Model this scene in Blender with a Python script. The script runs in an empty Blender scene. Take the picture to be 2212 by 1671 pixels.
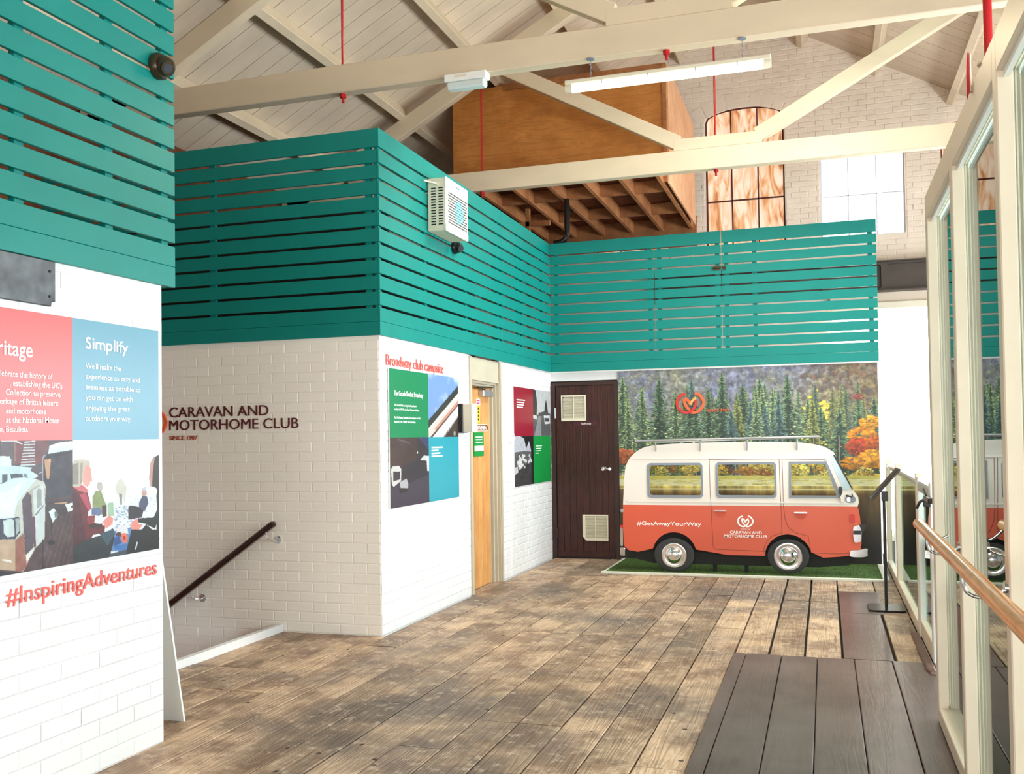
import bpy, bmesh, math, random
import numpy as np
from mathutils import Vector, Matrix
rnd = random.Random(7)
R = math.radians
sc = bpy.context.scene
C = sc.collection

# ------------------------------------------------------------------ camera
yaw, pitch, roll = R(17.87726671), R(1.43869317), R(-0.81980388)
fw = Vector((-math.sin(yaw)*math.cos(pitch), math.cos(yaw)*math.cos(pitch), math.sin(pitch)))
rt = Vector((math.cos(yaw), math.sin(yaw), 0)); up = rt.cross(fw)
rt2 = math.cos(roll)*rt + math.sin(roll)*up; up2 = -math.sin(roll)*rt + math.cos(roll)*up
cd = bpy.data.cameras.new('camera'); cam = bpy.data.objects.new('camera', cd); C.objects.link(cam)
M = Matrix((rt2, up2, -fw)).transposed().to_4x4(); M.translation = (0, 0, 1.45); cam.matrix_world = M
cd.sensor_fit = 'HORIZONTAL'; cd.sensor_width = 36; cd.lens = 2096.60*36/2212
cd.shift_y = (889.89-835.5)/2212; cd.clip_start = .05
sc.camera = cam

# ------------------------------------------------------------------ world, lights, exposure
w = bpy.data.worlds.new('world'); sc.world = w; w.use_nodes = True
bg = w.node_tree.nodes['Background']; bg.inputs[0].default_value = (.80, .90, 1, 1); bg.inputs[1].default_value = 3.0
sc.view_settings.view_transform = 'Standard'; sc.view_settings.look = 'None'
sc.view_settings.gamma = 1; sc.view_settings.use_curve_mapping = False; sc.view_settings.exposure = 0.34
def area(name, loc, direction, sx, sy, power, col, spread=180):
    l = bpy.data.lights.new(name, 'AREA'); l.shape = 'RECTANGLE'; l.size = sx; l.size_y = sy
    l.energy = power; l.color = col; l.spread = R(spread)
    o = bpy.data.objects.new(name, l); C.objects.link(o); o.location = loc
    o.rotation_euler = Vector(direction).to_track_quat('-Z', 'Y').to_euler(); return o
DAY = (.90, .95, 1.0)
for k, yy in enumerate((-.6, 2.2, 5.0, 7.8, 10.6, 13.0)):                 # daylight entering each window of the right-hand wall
    area('window_daylight', (4.28, yy, 1.95), (-1, 0, -.06), 2.3 if k < 5 else 1.2, 1.6, 150 if k < 5 else 80, DAY)
for yy in (8.75,):                                                     # daylight through the two rooflights
    area('rooflight_daylight', (1.05, yy, 6.5), (-.5, 0, -.85), 1.5, 2.2, 360, (1, .97, .95))
area('behind_camera_fill', (-.9, -2.8, 1.6), (0, 1, .05), 2.6, 1.9, 112, (1, .87, .74))   # warm fill added behind the camera to lift camera-facing walls, no known source

# ------------------------------------------------------------------ materials
def lin(c):
    c = np.asarray(c, float)/255
    return np.where(c <= .04045, c/12.92, ((c+.055)/1.055)**2.4)
def rgba(c): return tuple(float(v) for v in lin(c)) + (1,)
def newmat(name):
    m = bpy.data.materials.new(name); m.use_nodes = True
    return m, m.node_tree.nodes, m.node_tree.links, m.node_tree.nodes['Principled BSDF']
def paint(name, col, rough=.5, metal=0, var=.04, scale=6, bump=.0, bscale=60, spec=.5, vec=(1, 1, 1), col2=None):
    m, N, L, P = newmat(name)
    P.inputs['Roughness'].default_value = rough; P.inputs['Metallic'].default_value = metal
    P.inputs['Specular IOR Level'].default_value = spec
    g = N.new('ShaderNodeNewGeometry'); mp = N.new('ShaderNodeMapping'); mp.inputs['Scale'].default_value = vec
    L.new(g.outputs['Position'], mp.inputs[0])
    n = N.new('ShaderNodeTexNoise'); n.inputs['Scale'].default_value = scale; n.inputs['Detail'].default_value = 5
    L.new(mp.outputs[0], n.inputs['Vector'])
    r = N.new('ShaderNodeValToRGB'); a = np.array(rgba(col)); b = np.array(rgba(col2)) if col2 else None
    r.color_ramp.elements[0].position = .3; r.color_ramp.elements[1].position = .7
    r.color_ramp.elements[0].color = tuple(np.clip(a*(1-var*2), 0, 1)[:3]) + (1,) if b is None else tuple(b)
    r.color_ramp.elements[1].color = tuple(np.clip(a*(1+var), 0, 1)[:3]) + (1,)
    L.new(n.outputs[0], r.inputs[0]); L.new(r.outputs[0], P.inputs['Base Color'])
    if bump:
        n2 = N.new('ShaderNodeTexNoise'); n2.inputs['Scale'].default_value = bscale; n2.inputs['Detail'].default_value = 4
        L.new(mp.outputs[0], n2.inputs['Vector'])
        b_ = N.new('ShaderNodeBump'); b_.inputs['Strength'].default_value = bump; b_.inputs['Distance'].default_value = .004
        L.new(n2.outputs[0], b_.inputs['Height']); L.new(b_.outputs[0], P.inputs['Normal'])
    return m
def emit(name, col, strength):
    m, N, L, P = newmat(name); P.inputs['Base Color'].default_value = rgba(col)
    P.inputs['Emission Color'].default_value = rgba(col); P.inputs['Emission Strength'].default_value = strength
    return m
def glassmat(name, tint=(.93, .97, .95), refl=1.0):
    m, N, L, P = newmat(name); N.remove(P); out = N['Material Output']
    t = N.new('ShaderNodeBsdfTransparent'); t.inputs[0].default_value = tint + (1,)
    gl = N.new('ShaderNodeBsdfGlossy'); gl.inputs['Roughness'].default_value = .0; gl.inputs[0].default_value = (.93, 1, .97, 1)
    fr = N.new('ShaderNodeFresnel'); fr.inputs[0].default_value = 1.5
    mu = N.new('ShaderNodeMath'); mu.operation = 'MULTIPLY'; mu.inputs[1].default_value = refl; mu.use_clamp = True
    mx = N.new('ShaderNodeMixShader'); L.new(fr.outputs[0], mu.inputs[0]); L.new(mu.outputs[0], mx.inputs[0])
    L.new(t.outputs[0], mx.inputs[1]); L.new(gl.outputs[0], mx.inputs[2]); L.new(mx.outputs[0], out.inputs[0]); return m
def woodmat(name, ca, cb, cc, rough=.55, gs=(9, .55, 9), axis_y=True, spots=True, worn=.5, bump=.25, pv=.25, spec=.35, cracks=False, lo=.36, hi=.62):
    """boards: long grain, patches of wear, knots; colour differs a little from board to board"""
    m, N, L, P = newmat(name); P.inputs['Roughness'].default_value = rough; P.inputs['Specular IOR Level'].default_value = spec
    g = N.new('ShaderNodeNewGeometry'); oi = N.new('ShaderNodeObjectInfo')
    sc_ = N.new('ShaderNodeVectorMath'); sc_.operation = 'SCALE'; sc_.inputs['Scale'].default_value = 37.0
    cmb = N.new('ShaderNodeCombineXYZ')
    for i in range(3): L.new(oi.outputs['Random'], cmb.inputs[i])
    L.new(cmb.outputs[0], sc_.inputs[0])
    ad = N.new('ShaderNodeVectorMath'); L.new(g.outputs['Position'], ad.inputs[0]); L.new(sc_.outputs[0], ad.inputs[1])
    mp = N.new('ShaderNodeMapping'); mp.inputs['Scale'].default_value = gs if axis_y else (gs[1], gs[0], gs[2])
    L.new(ad.outputs[0], mp.inputs[0])
    n1 = N.new('ShaderNodeTexNoise'); n1.inputs['Scale'].default_value = 1.6; n1.inputs['Detail'].default_value = 3; n1.inputs['Distortion'].default_value = .6
    L.new(mp.outputs[0], n1.inputs['Vector'])
    w1 = N.new('ShaderNodeMath'); w1.operation = 'MULTIPLY'; w1.inputs[1].default_value = 42; L.new(n1.outputs[0], w1.inputs[0])
    w2 = N.new('ShaderNodeMath'); w2.operation = 'SINE'; L.new(w1.outputs[0], w2.inputs[0])
    w3 = N.new('ShaderNodeMath'); w3.operation = 'MULTIPLY_ADD'; w3.inputs[1].default_value = .5; w3.inputs[2].default_value = .5; L.new(w2.outputs[0], w3.inputs[0])
    n2 = N.new('ShaderNodeTexNoise'); n2.inputs['Scale'].default_value = 3.2; n2.inputs['Detail'].default_value = 8; n2.inputs['Roughness'].default_value = .68
    L.new(ad.outputs[0], n2.inputs['Vector'])
    r1 = N.new('ShaderNodeValToRGB'); r1.color_ramp.elements[0].position = lo; r1.color_ramp.elements[1].position = hi
    r1.color_ramp.elements[0].color = rgba(cb); r1.color_ramp.elements[1].color = rgba(ca)
    L.new(n2.outputs[0], r1.inputs[0])
    mxg = N.new('ShaderNodeMix'); mxg.data_type = 'RGBA'; mxg.blend_type = 'MULTIPLY'
    gr = N.new('ShaderNodeValToRGB'); gr.color_ramp.elements[0].color = (.70, .66, .62, 1); gr.color_ramp.elements[0].position = .0; gr.color_ramp.elements[1].position = .45; gr.color_ramp.elements[1].color = (1, 1, 1, 1)
    L.new(w3.outputs[0], gr.inputs[0]); mxg.inputs[0].default_value = .55
    L.new(r1.outputs[0], mxg.inputs[6]); L.new(gr.outputs[0], mxg.inputs[7])
    # worn grey areas in the place itself
    n3 = N.new('ShaderNodeTexNoise'); n3.inputs['Scale'].default_value = .75; n3.inputs['Detail'].default_value = 6; n3.inputs['Roughness'].default_value = .62; L.new(g.outputs['Position'], n3.inputs['Vector'])
    r3 = N.new('ShaderNodeValToRGB'); r3.color_ramp.elements[0].position = .44; r3.color_ramp.elements[1].position = .62; L.new(n3.outputs[0], r3.inputs[0])
    mw = N.new('ShaderNodeMath'); mw.operation = 'MULTIPLY'; mw.inputs[1].default_value = worn; L.new(r3.outputs[0], mw.inputs[0])
    mx2 = N.new('ShaderNodeMix'); mx2.data_type = 'RGBA'; L.new(mw.outputs[0], mx2.inputs[0]); L.new(mxg.outputs[2], mx2.inputs[6]); mx2.inputs[7].default_value = rgba(cc)
    # board to board
    pr_ = N.new('ShaderNodeMapRange'); pr_.inputs[3].default_value = 1-pv; pr_.inputs[4].default_value = 1+pv*.45; L.new(oi.outputs['Random'], pr_.inputs[0])
    hs = N.new('ShaderNodeHueSaturation'); L.new(pr_.outputs[0], hs.inputs['Value']); L.new(mx2.outputs[2], hs.inputs['Color'])
    last = hs.outputs[0]
    if spots:
        v = N.new('ShaderNodeTexVoronoi'); v.inputs['Scale'].default_value = 5.5; v.inputs['Randomness'].default_value = 1; L.new(ad.outputs[0], v.inputs['Vector'])
        r4 = N.new('ShaderNodeValToRGB'); r4.color_ramp.elements[0].position = .05; r4.color_ramp.elements[0].color = (1, 1, 1, 1); r4.color_ramp.elements[1].position = .09; r4.color_ramp.elements[1].color = (0, 0, 0, 1)
        L.new(v.outputs['Distance'], r4.inputs[0])
        mx3 = N.new('ShaderNodeMix'); mx3.data_type = 'RGBA'; L.new(r4.outputs[0], mx3.inputs[0]); L.new(last, mx3.inputs[6]); mx3.inputs[7].default_value = rgba((52, 38, 30)); last = mx3.outputs[2]
    if cracks:   # fine dark scratches and splits along the board, short scuffs across it
        for k, (sv, th0, th1, amt) in enumerate((((70, 2.2, 1), .60, .70, .55), ((6, 34, 1), .66, .76, .35))):
            mc = N.new('ShaderNodeMapping'); mc.inputs['Scale'].default_value = sv; L.new(ad.outputs[0], mc.inputs[0])
            nc = N.new('ShaderNodeTexNoise'); nc.inputs['Scale'].default_value = 1; nc.inputs['Detail'].default_value = 4; nc.inputs['Distortion'].default_value = .8; L.new(mc.outputs[0], nc.inputs['Vector'])
            rc = N.new('ShaderNodeMapRange'); rc.inputs[1].default_value = th0; rc.inputs[2].default_value = th1; rc.inputs[4].default_value = amt; L.new(nc.outputs[0], rc.inputs[0])
            mk = N.new('ShaderNodeMix'); mk.data_type = 'RGBA'; L.new(rc.outputs[0], mk.inputs[0]); L.new(last, mk.inputs[6]); mk.inputs[7].default_value = rgba((78, 60, 48)); last = mk.outputs[2]
        nl = N.new('ShaderNodeTexNoise'); nl.inputs['Scale'].default_value = 14; nl.inputs['Detail'].default_value = 8; nl.inputs['Roughness'].default_value = .7; L.new(ad.outputs[0], nl.inputs['Vector'])
        rl = N.new('ShaderNodeMapRange'); rl.inputs[1].default_value = .54; rl.inputs[2].default_value = .66; rl.inputs[4].default_value = .5; L.new(nl.outputs[0], rl.inputs[0])
        mk = N.new('ShaderNodeMix'); mk.data_type = 'RGBA'; L.new(rl.outputs[0], mk.inputs[0]); L.new(last, mk.inputs[6]); mk.inputs[7].default_value = rgba((226, 204, 182)); last = mk.outputs[2]
    L.new(last, P.inputs['Base Color'])
    b_ = N.new('ShaderNodeBump'); b_.inputs['Strength'].default_value = bump; b_.inputs['Distance'].default_value = .004
    hm = N.new('ShaderNodeMath'); L.new(w3.outputs[0], hm.inputs[0]); L.new(n2.outputs[0], hm.inputs[1]); L.new(hm.outputs[0], b_.inputs['Height'])
    L.new(b_.outputs[0], P.inputs['Normal']); return m

M_brick = paint('white_brick_paint', (219, 219, 220), .55, var=.012, scale=3, bump=.45, bscale=38)
M_cbrick = paint('warm_lit_wall_paint', (244, 238, 228), .55, var=.012, scale=3, bump=.45, bscale=38)  # stair wall: its warm light is put into a cream base colour
M_mortar = paint('white_joint_paint', (216, 215, 214), .6, var=.02, bump=.3)
M_gbrick = paint('old_cream_brick_paint', (240, 226, 210), .7, var=.03, scale=4, bump=.9, bscale=22)
M_teal = paint('teal_paint', (0, 126, 118), .40, var=.03, scale=4, bump=.06, bscale=90, spec=.35)
M_beam = paint('cream_beam_paint', (216, 198, 170), .5, var=.05, scale=3, bump=.35, bscale=25, vec=(.4, 1, 1))
M_ceil = paint('off_white_board_paint', (216, 198, 174), .6, var=.06, scale=3, bump=.3, bscale=20, vec=(.3, 1, 1))
M_joint = paint('dark_joint', (60, 48, 40), .9)
M_beige = paint('beige_gloss_paint', (184, 176, 156), .4, var=.03)
M_red = paint('red_gloss_paint', (178, 16, 22), .35, var=.05)
M_ply = woodmat('varnished_plywood', (212, 142, 72), (188, 118, 52), (172, 108, 50), .45, gs=(.6, 4, 5), spots=False, worn=.25, bump=.08, pv=.06)
M_joist = woodmat('sawn_softwood', (190, 128, 80), (160, 100, 58), (120, 72, 42), .7, gs=(9, .6, 9), spots=False, worn=.2, bump=.2)
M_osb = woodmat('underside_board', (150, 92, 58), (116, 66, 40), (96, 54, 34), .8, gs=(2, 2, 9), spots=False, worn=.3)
M_plank = woodmat('worn_pine_planks', (212, 182, 152), (152, 124, 102), (114, 104, 98), .56, worn=.9, bump=.6, pv=.30, cracks=True, lo=.41, hi=.58)
M_dark = woodmat('dark_stained_board', (104, 88, 84), (84, 70, 66), (118, 104, 100), .30, spots=False, worn=.55, bump=.07, pv=.08, spec=.5)
M_sub = paint('sub_floor', (40, 32, 26), .9)
M_pine = woodmat('knotty_pine', (214, 160, 98), (196, 138, 78), (186, 128, 74), .45, gs=(9, 9, .55), spots=True, worn=.2, bump=.1, pv=.1)
M_brown = woodmat('dark_brown_stain', (72, 34, 26), (50, 22, 18), (58, 30, 24), .42, gs=(9, 9, .5), spots=False, worn=.4, bump=.2, pv=.12)
M_brownp = paint('dark_brown_frame', (52, 26, 20), .5, var=.1)
M_cream = paint('partition_cream', (220, 202, 180), .38, var=.03, scale=3)
M_steelb = paint('brown_steel_beam', (74, 64, 56), .5, var=.08)
M_white = paint('white_plastic', (235, 235, 230), .35, var=.01)
M_ivory = paint('ivory_plastic', (222, 214, 192), .4, var=.02)
M_black = paint('black_satin', (16, 16, 18), .32, var=.1)
M_grey = paint('grey_plate', (92, 96, 100), .45, metal=.6, var=.25, scale=9)
M_chrome = paint('chrome', (225, 225, 228), .12, metal=1, var=.02)
M_alu = paint('brushed_aluminium', (190, 196, 202), .3, metal=.8, var=.04)
M_bronze = paint('bronze_camera', (70, 58, 40), .3, metal=.5, var=.1)
M_rail = woodmat('handrail_oak', (228, 156, 90), (212, 136, 72), (206, 130, 70), .2, gs=(9, .7, 9), spots=False, worn=.15, bump=.03, pv=.02)
M_drail = woodmat('handrail_dark', (58, 28, 22), (42, 20, 16), (48, 26, 20), .25, gs=(3, 9, 9), spots=False, worn=.2, bump=.03, pv=.02)
M_grass = paint('artificial_grass', (66, 92, 24), .85, var=.3, scale=55, bump=1, bscale=240, col2=(34, 56, 12))
M_strip = paint('pale_edging', (214, 214, 200), .5)
M_glass = glassmat('partition_glass', refl=1.0)
M_sgrey = paint('window_seal_grey', (128, 136, 146), .4, var=.02)
M_vwhite = paint('van_cream', (226, 220, 212), .32, var=.02, scale=2)
M_vor = paint('van_coral', (208, 86, 58), .32, var=.03, scale=2)
M_tyre = paint('tyre_print', (44, 46, 48), .6, var=.08)
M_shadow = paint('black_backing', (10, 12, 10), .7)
M_green = paint('poster_green', (0, 122, 76), .3, var=.01)
M_cyan = paint('poster_cyan', (36, 146, 164), .3, var=.01)
M_maroon = paint('poster_maroon', (142, 22, 46), .3, var=.01)
M_coral = paint('poster_coral', (196, 82, 82), .3, var=.01)
M_sky = paint('poster_blue', (84, 142, 164), .3, var=.01)
M_pgreen2 = paint('poster_leaf_green', (0, 140, 62), .3, var=.01)
M_txtw = paint('white_print', (246, 246, 246), .4, var=.0)
M_txtr = paint('coral_letters', (222, 96, 88), .4, var=.01)
M_txtd = paint('maroon_letters', (88, 22, 26), .35, var=.03)
M_txtb = paint('brick_red_letters', (170, 74, 48), .4, var=.03)
M_or1 = paint('logo_red', (196, 44, 40), .35, var=.01)
M_or2 = paint('logo_orange', (238, 98, 52), .35, var=.01)
M_or3 = paint('logo_amber', (248, 164, 84), .35, var=.01)
M_yel = paint('sticker_yellow', (250, 200, 20), .4, var=.01)
M_pink = paint('sticker_pink', (226, 60, 130), .4, var=.01)
M_signb = paint('enamel_brown', (128, 62, 30), .3, var=.04)
M_tube = emit('lit_fluorescent_tube', (255, 238, 190), 11)
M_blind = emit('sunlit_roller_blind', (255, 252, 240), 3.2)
M_pane = emit('bright_sky_pane', (250, 252, 255), 1.3)
M_em = paint('clear_diffuser', (206, 216, 214), .15, var=.02)
M_uv = emit('glowing_blue_lamp', (120, 205, 232), .45)
def stained():
    m, N, L, P = newmat('brown_stained_backlit_pane'); g = N.new('ShaderNodeNewGeometry'); mp = N.new('ShaderNodeMapping'); mp.inputs['Scale'].default_value = (6, 1, 1.3)
    L.new(g.outputs['Position'], mp.inputs[0]); n = N.new('ShaderNodeTexNoise'); n.inputs['Scale'].default_value = 1.3; n.inputs['Detail'].default_value = 6; n.inputs['Distortion'].default_value = 1.8
    L.new(mp.outputs[0], n.inputs['Vector']); r = N.new('ShaderNodeValToRGB'); e = r.color_ramp.elements
    e[0].position = .30; e[0].color = rgba((150, 84, 40)); e[1].position = .60; e[1].color = rgba((250, 228, 205)); k = e.new(.45); k.color = rgba((226, 172, 128))
    L.new(n.outputs[0], r.inputs[0]); L.new(r.outputs[0], P.inputs['Emission Color']); P.inputs['Emission Strength'].default_value = .78
    P.inputs['Base Color'].default_value = rgba((150, 100, 60)); return m
M_stain = stained()
def printed():
    m, N, L, P = newmat('printed_picture'); a = N.new('ShaderNodeAttribute'); a.attribute_name = 'ink'
    L.new(a.outputs['Color'], P.inputs['Base Color']); P.inputs['Roughness'].default_value = .4; return m
M_print = printed()

# ------------------------------------------------------------------ object helpers
def link(name, data, parent=None, mat=None):
    o = bpy.data.objects.new(name, data); C.objects.link(o)
    if parent is not None: o.parent = parent
    if mat is not None and data is not None and hasattr(data, 'materials') and not data.materials: data.materials.append(mat)
    return o
def tag(o, label=None, cat=None, group=None, kind=None):
    if label: o['label'] = label
    if cat: o['category'] = cat
    if group: o['group'] = group
    if kind: o['kind'] = kind
    return o
def thing(name, label, cat, group=None, loc=(0, 0, 0)):
    o = link(name, None); o.location = loc
    o.empty_display_size = .1
    return tag(o, label, cat, group)
def struct(name, mesh=None, mat=None): return tag(link(name, mesh, None, mat), kind='structure')
def part(name, mesh, mat, parent, label=None):
    o = link(name, mesh, parent, mat)
    if parent is not None and parent.type == 'EMPTY': o.matrix_parent_inverse = Matrix.Translation(-parent.location)   # meshes are written in hall coordinates
    if label: o['label'] = label
    return o
class B:
    """mesh collector in world coordinates; org is subtracted so that a part sits in its parent's frame"""
    def __init__(s, org=(0, 0, 0)): s.bm = bmesh.new(); s.o = Vector(org)
    def box(s, a, b, mtx=None, bev=0):
        a = Vector(a); b = Vector(b); c = (a+b)/2; d = b-a
        r = bmesh.ops.create_cube(s.bm, size=1); vs = r['verts']
        for v in vs: v.co = Vector((v.co.x*d.x, v.co.y*d.y, v.co.z*d.z))
        if bev:
            es = list({e for v in vs for e in v.link_edges}); rb = bmesh.ops.bevel(s.bm, geom=es, offset=bev, segments=1, affect='EDGES')
            vs = list({v for f in rb['faces'] for v in f.verts} | {v for v in vs if v.is_valid})
        for v in vs:
            if mtx: v.co = mtx @ v.co
            v.co += c - s.o
        return s
    def cyl(s, p, q, r1, r2=None, n=16):
        p = Vector(p); q = Vector(q); r2 = r1 if r2 is None else r2; d = q-p
        r = bmesh.ops.create_cone(s.bm, cap_ends=True, segments=n, radius1=r1, radius2=r2, depth=d.length)
        m = Matrix.Translation((p+q)/2 - s.o) @ d.to_track_quat('Z', 'Y').to_matrix().to_4x4()
        for v in r['verts']: v.co = m @ v.co
        return s
    def tube(s, pts, r, n=8):
        pts = [Vector(p) for p in pts]; rings = []
        for i, p in enumerate(pts):
            t = (pts[min(i+1, len(pts)-1)] - pts[max(i-1, 0)]).normalized()
            a = t.cross(Vector((0, 0, 1)) if abs(t.z) < .9 else Vector((1, 0, 0))).normalized(); b = t.cross(a)
            rings.append([s.bm.verts.new(p - s.o + r*(math.cos(2*math.pi*k/n)*a + math.sin(2*math.pi*k/n)*b)) for k in range(n)])
        for x, y in zip(rings, rings[1:]):
            for k in range(n): s.bm.faces.new((x[k], x[(k+1) % n], y[(k+1) % n], y[k]))
        s.bm.faces.new(rings[0][::-1]); s.bm.faces.new(rings[-1]); return s
    def sph(s, c, r, scale=(1, 1, 1), n=16):
        q = bmesh.ops.create_uvsphere(s.bm, u_segments=n, v_segments=n//2+2, radius=r)
        for v in q['verts']: v.co = Vector((v.co.x*scale[0], v.co.y*scale[1], v.co.z*scale[2])) + Vector(c) - s.o
        return s
    def lathe(s, prof, mtx, n=32):
        rings = [[s.bm.verts.new(mtx @ Vector((r*math.cos(2*math.pi*k/n), r*math.sin(2*math.pi*k/n), h)) - s.o) for k in range(n)] for r, h in prof]
        for x, y in zip(rings, rings[1:]):
            for k in range(n): s.bm.faces.new((x[k], x[(k+1) % n], y[(k+1) % n], y[k]))
        s.bm.faces.new(rings[0][::-1]); s.bm.faces.new(rings[-1]); return s
    def me(s, name, smooth=False):
        bmesh.ops.recalc_face_normals(s.bm, faces=s.bm.faces)
        m = bpy.data.meshes.new(name); s.bm.to_mesh(m); s.bm.free()
        if smooth:
            m.shade_smooth()
            try: m.set_sharp_from_angle(angle=R(40))
            except Exception: pass
        return m
def bx(name, a, b, mat, parent=None, bev=0, mtx=None, label=None): return part(name, B().box(a, b, mtx, bev).me(name), mat, parent, label)
def to_mesh(o, name):
    dg = bpy.context.evaluated_depsgraph_get(); dg.update()
    m = bpy.data.meshes.new_from_object(o.evaluated_get(dg)); m.name = name
    d = o.data; bpy.data.objects.remove(o); bpy.data.curves.remove(d); return m
AX = {'xz': Matrix(((1, 0, 0), (0, 0, -1), (0, 1, 0))).to_4x4(),      # u->x  v->z  normal -y   (faces the camera side)
      'yz': Matrix(((0, 0, 1), (1, 0, 0), (0, 1, 0))).to_4x4(),       # u->y  v->z  normal +x
      'xy': Matrix.Identity(4)}
def shape(name, loops, plane, at, thick, bev=0):
    """flat outline(s) with holes, extruded; front surface lies 'at' on the plane's axis"""
    cu = bpy.data.curves.new(name, 'CURVE'); cu.dimensions = '2D'; cu.fill_mode = 'BOTH'; cu.extrude = max(thick/2-bev, 0); cu.bevel_depth = bev; cu.bevel_resolution = 0
    if bev: cu.offset = -bev
    for lp in loops:
        s = cu.splines.new('POLY'); s.points.add(len(lp)-1); s.use_cyclic_u = True
        for p, q in zip(s.points, lp): p.co = (q[0], q[1], 0, 1)
    m = to_mesh(link(name, cu), name); T = AX[plane]
    n = T @ Vector((0, 0, 1)); pos = Vector((at, at, at)) if False else Vector((at if abs(n.x) > .5 else 0, at if abs(n.y) > .5 else 0, at if abs(n.z) > .5 else 0))
    m.transform(Matrix.Translation(pos - n*thick/2) @ T); return m
def rrect(x0, z0, x1, z1, r, n=5):
    out = []
    for cx, cz, a0 in ((x1-r, z1-r, 0), (x0+r, z1-r, 90), (x0+r, z0+r, 180), (x1-r, z0+r, 270)):
        for k in range(n+1): a = R(a0+90*k/n); out.append((cx+r*math.cos(a), cz+r*math.sin(a)))
    return out
def rect(x0, z0, x1, z1): return [(x0, z0), (x1, z0), (x1, z1), (x0, z1)]
def text(body, plane, at, u, v, h, width=None, thick=.002, bold=.0, align='LEFT', right=None, slant=0):
    """lettering mesh, baseline at v, starts at u (or ends at right); h = capital height"""
    cu = bpy.data.curves.new('lettering', 'FONT'); cu.body = body; cu.size = h/.72; cu.extrude = thick/2; cu.offset = bold*h; cu.align_x = 'LEFT'; cu.shear = slant; cu.resolution_u = 3
    m = to_mesh(link('lettering', cu), 'lettering')
    co = np.empty(len(m.vertices)*3); m.vertices.foreach_get('co', co); co = co.reshape(-1, 3)
    x0, x1 = co[:, 0].min(), co[:, 0].max()
    s = (width/(x1-x0)) if width else .92
    sx = Matrix.Diagonal((s, 1, 1, 1)); T = AX[plane]; n = T @ Vector((0, 0, 1))
    if right is not None: u = right - (x1-x0)*s
    off = T @ Vector((u - x0*s, v, 0)); off += Vector((at if abs(n.x) > .5 else 0, at if abs(n.y) > .5 else 0, 0))
    m.transform(Matrix.Translation(off + n*thick/2) @ T @ sx); return m
def join(meshes, name):
    b = bmesh.new()
    for m in meshes: b.from_mesh(m); bpy.data.meshes.remove(m)
    r = bpy.data.meshes.new(name); b.to_mesh(r); b.free(); return r
def ribbon(name, pts, wd, plane, at, thick):
    pts = [Vector((p[0], p[1])) for p in pts]; L_, R_ = [], []
    for i, p in enumerate(pts):
        t = (pts[min(i+1, len(pts)-1)] - pts[max(i-1, 0)]).normalized(); n = Vector((-t.y, t.x))*wd/2
        L_.append(tuple(p+n)); R_.append(tuple(p-n))
    return shape(name, [L_ + R_[::-1]], plane, at, thick)
def smooth(pts, n=5):
    P = [Vector(p) for p in pts]; out = []
    for i in range(len(P)-1):
        a, b, c, d = P[max(i-1, 0)], P[i], P[i+1], P[min(i+2, len(P)-1)]
        for k in range(n):
            t = k/n; out.append(tuple(.5*((2*b) + (c-a)*t + (2*a-5*b+4*c-d)*t*t + (3*b-a-3*c+d)*t**3)))
    out.append(tuple(P[-1])); return out

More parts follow.
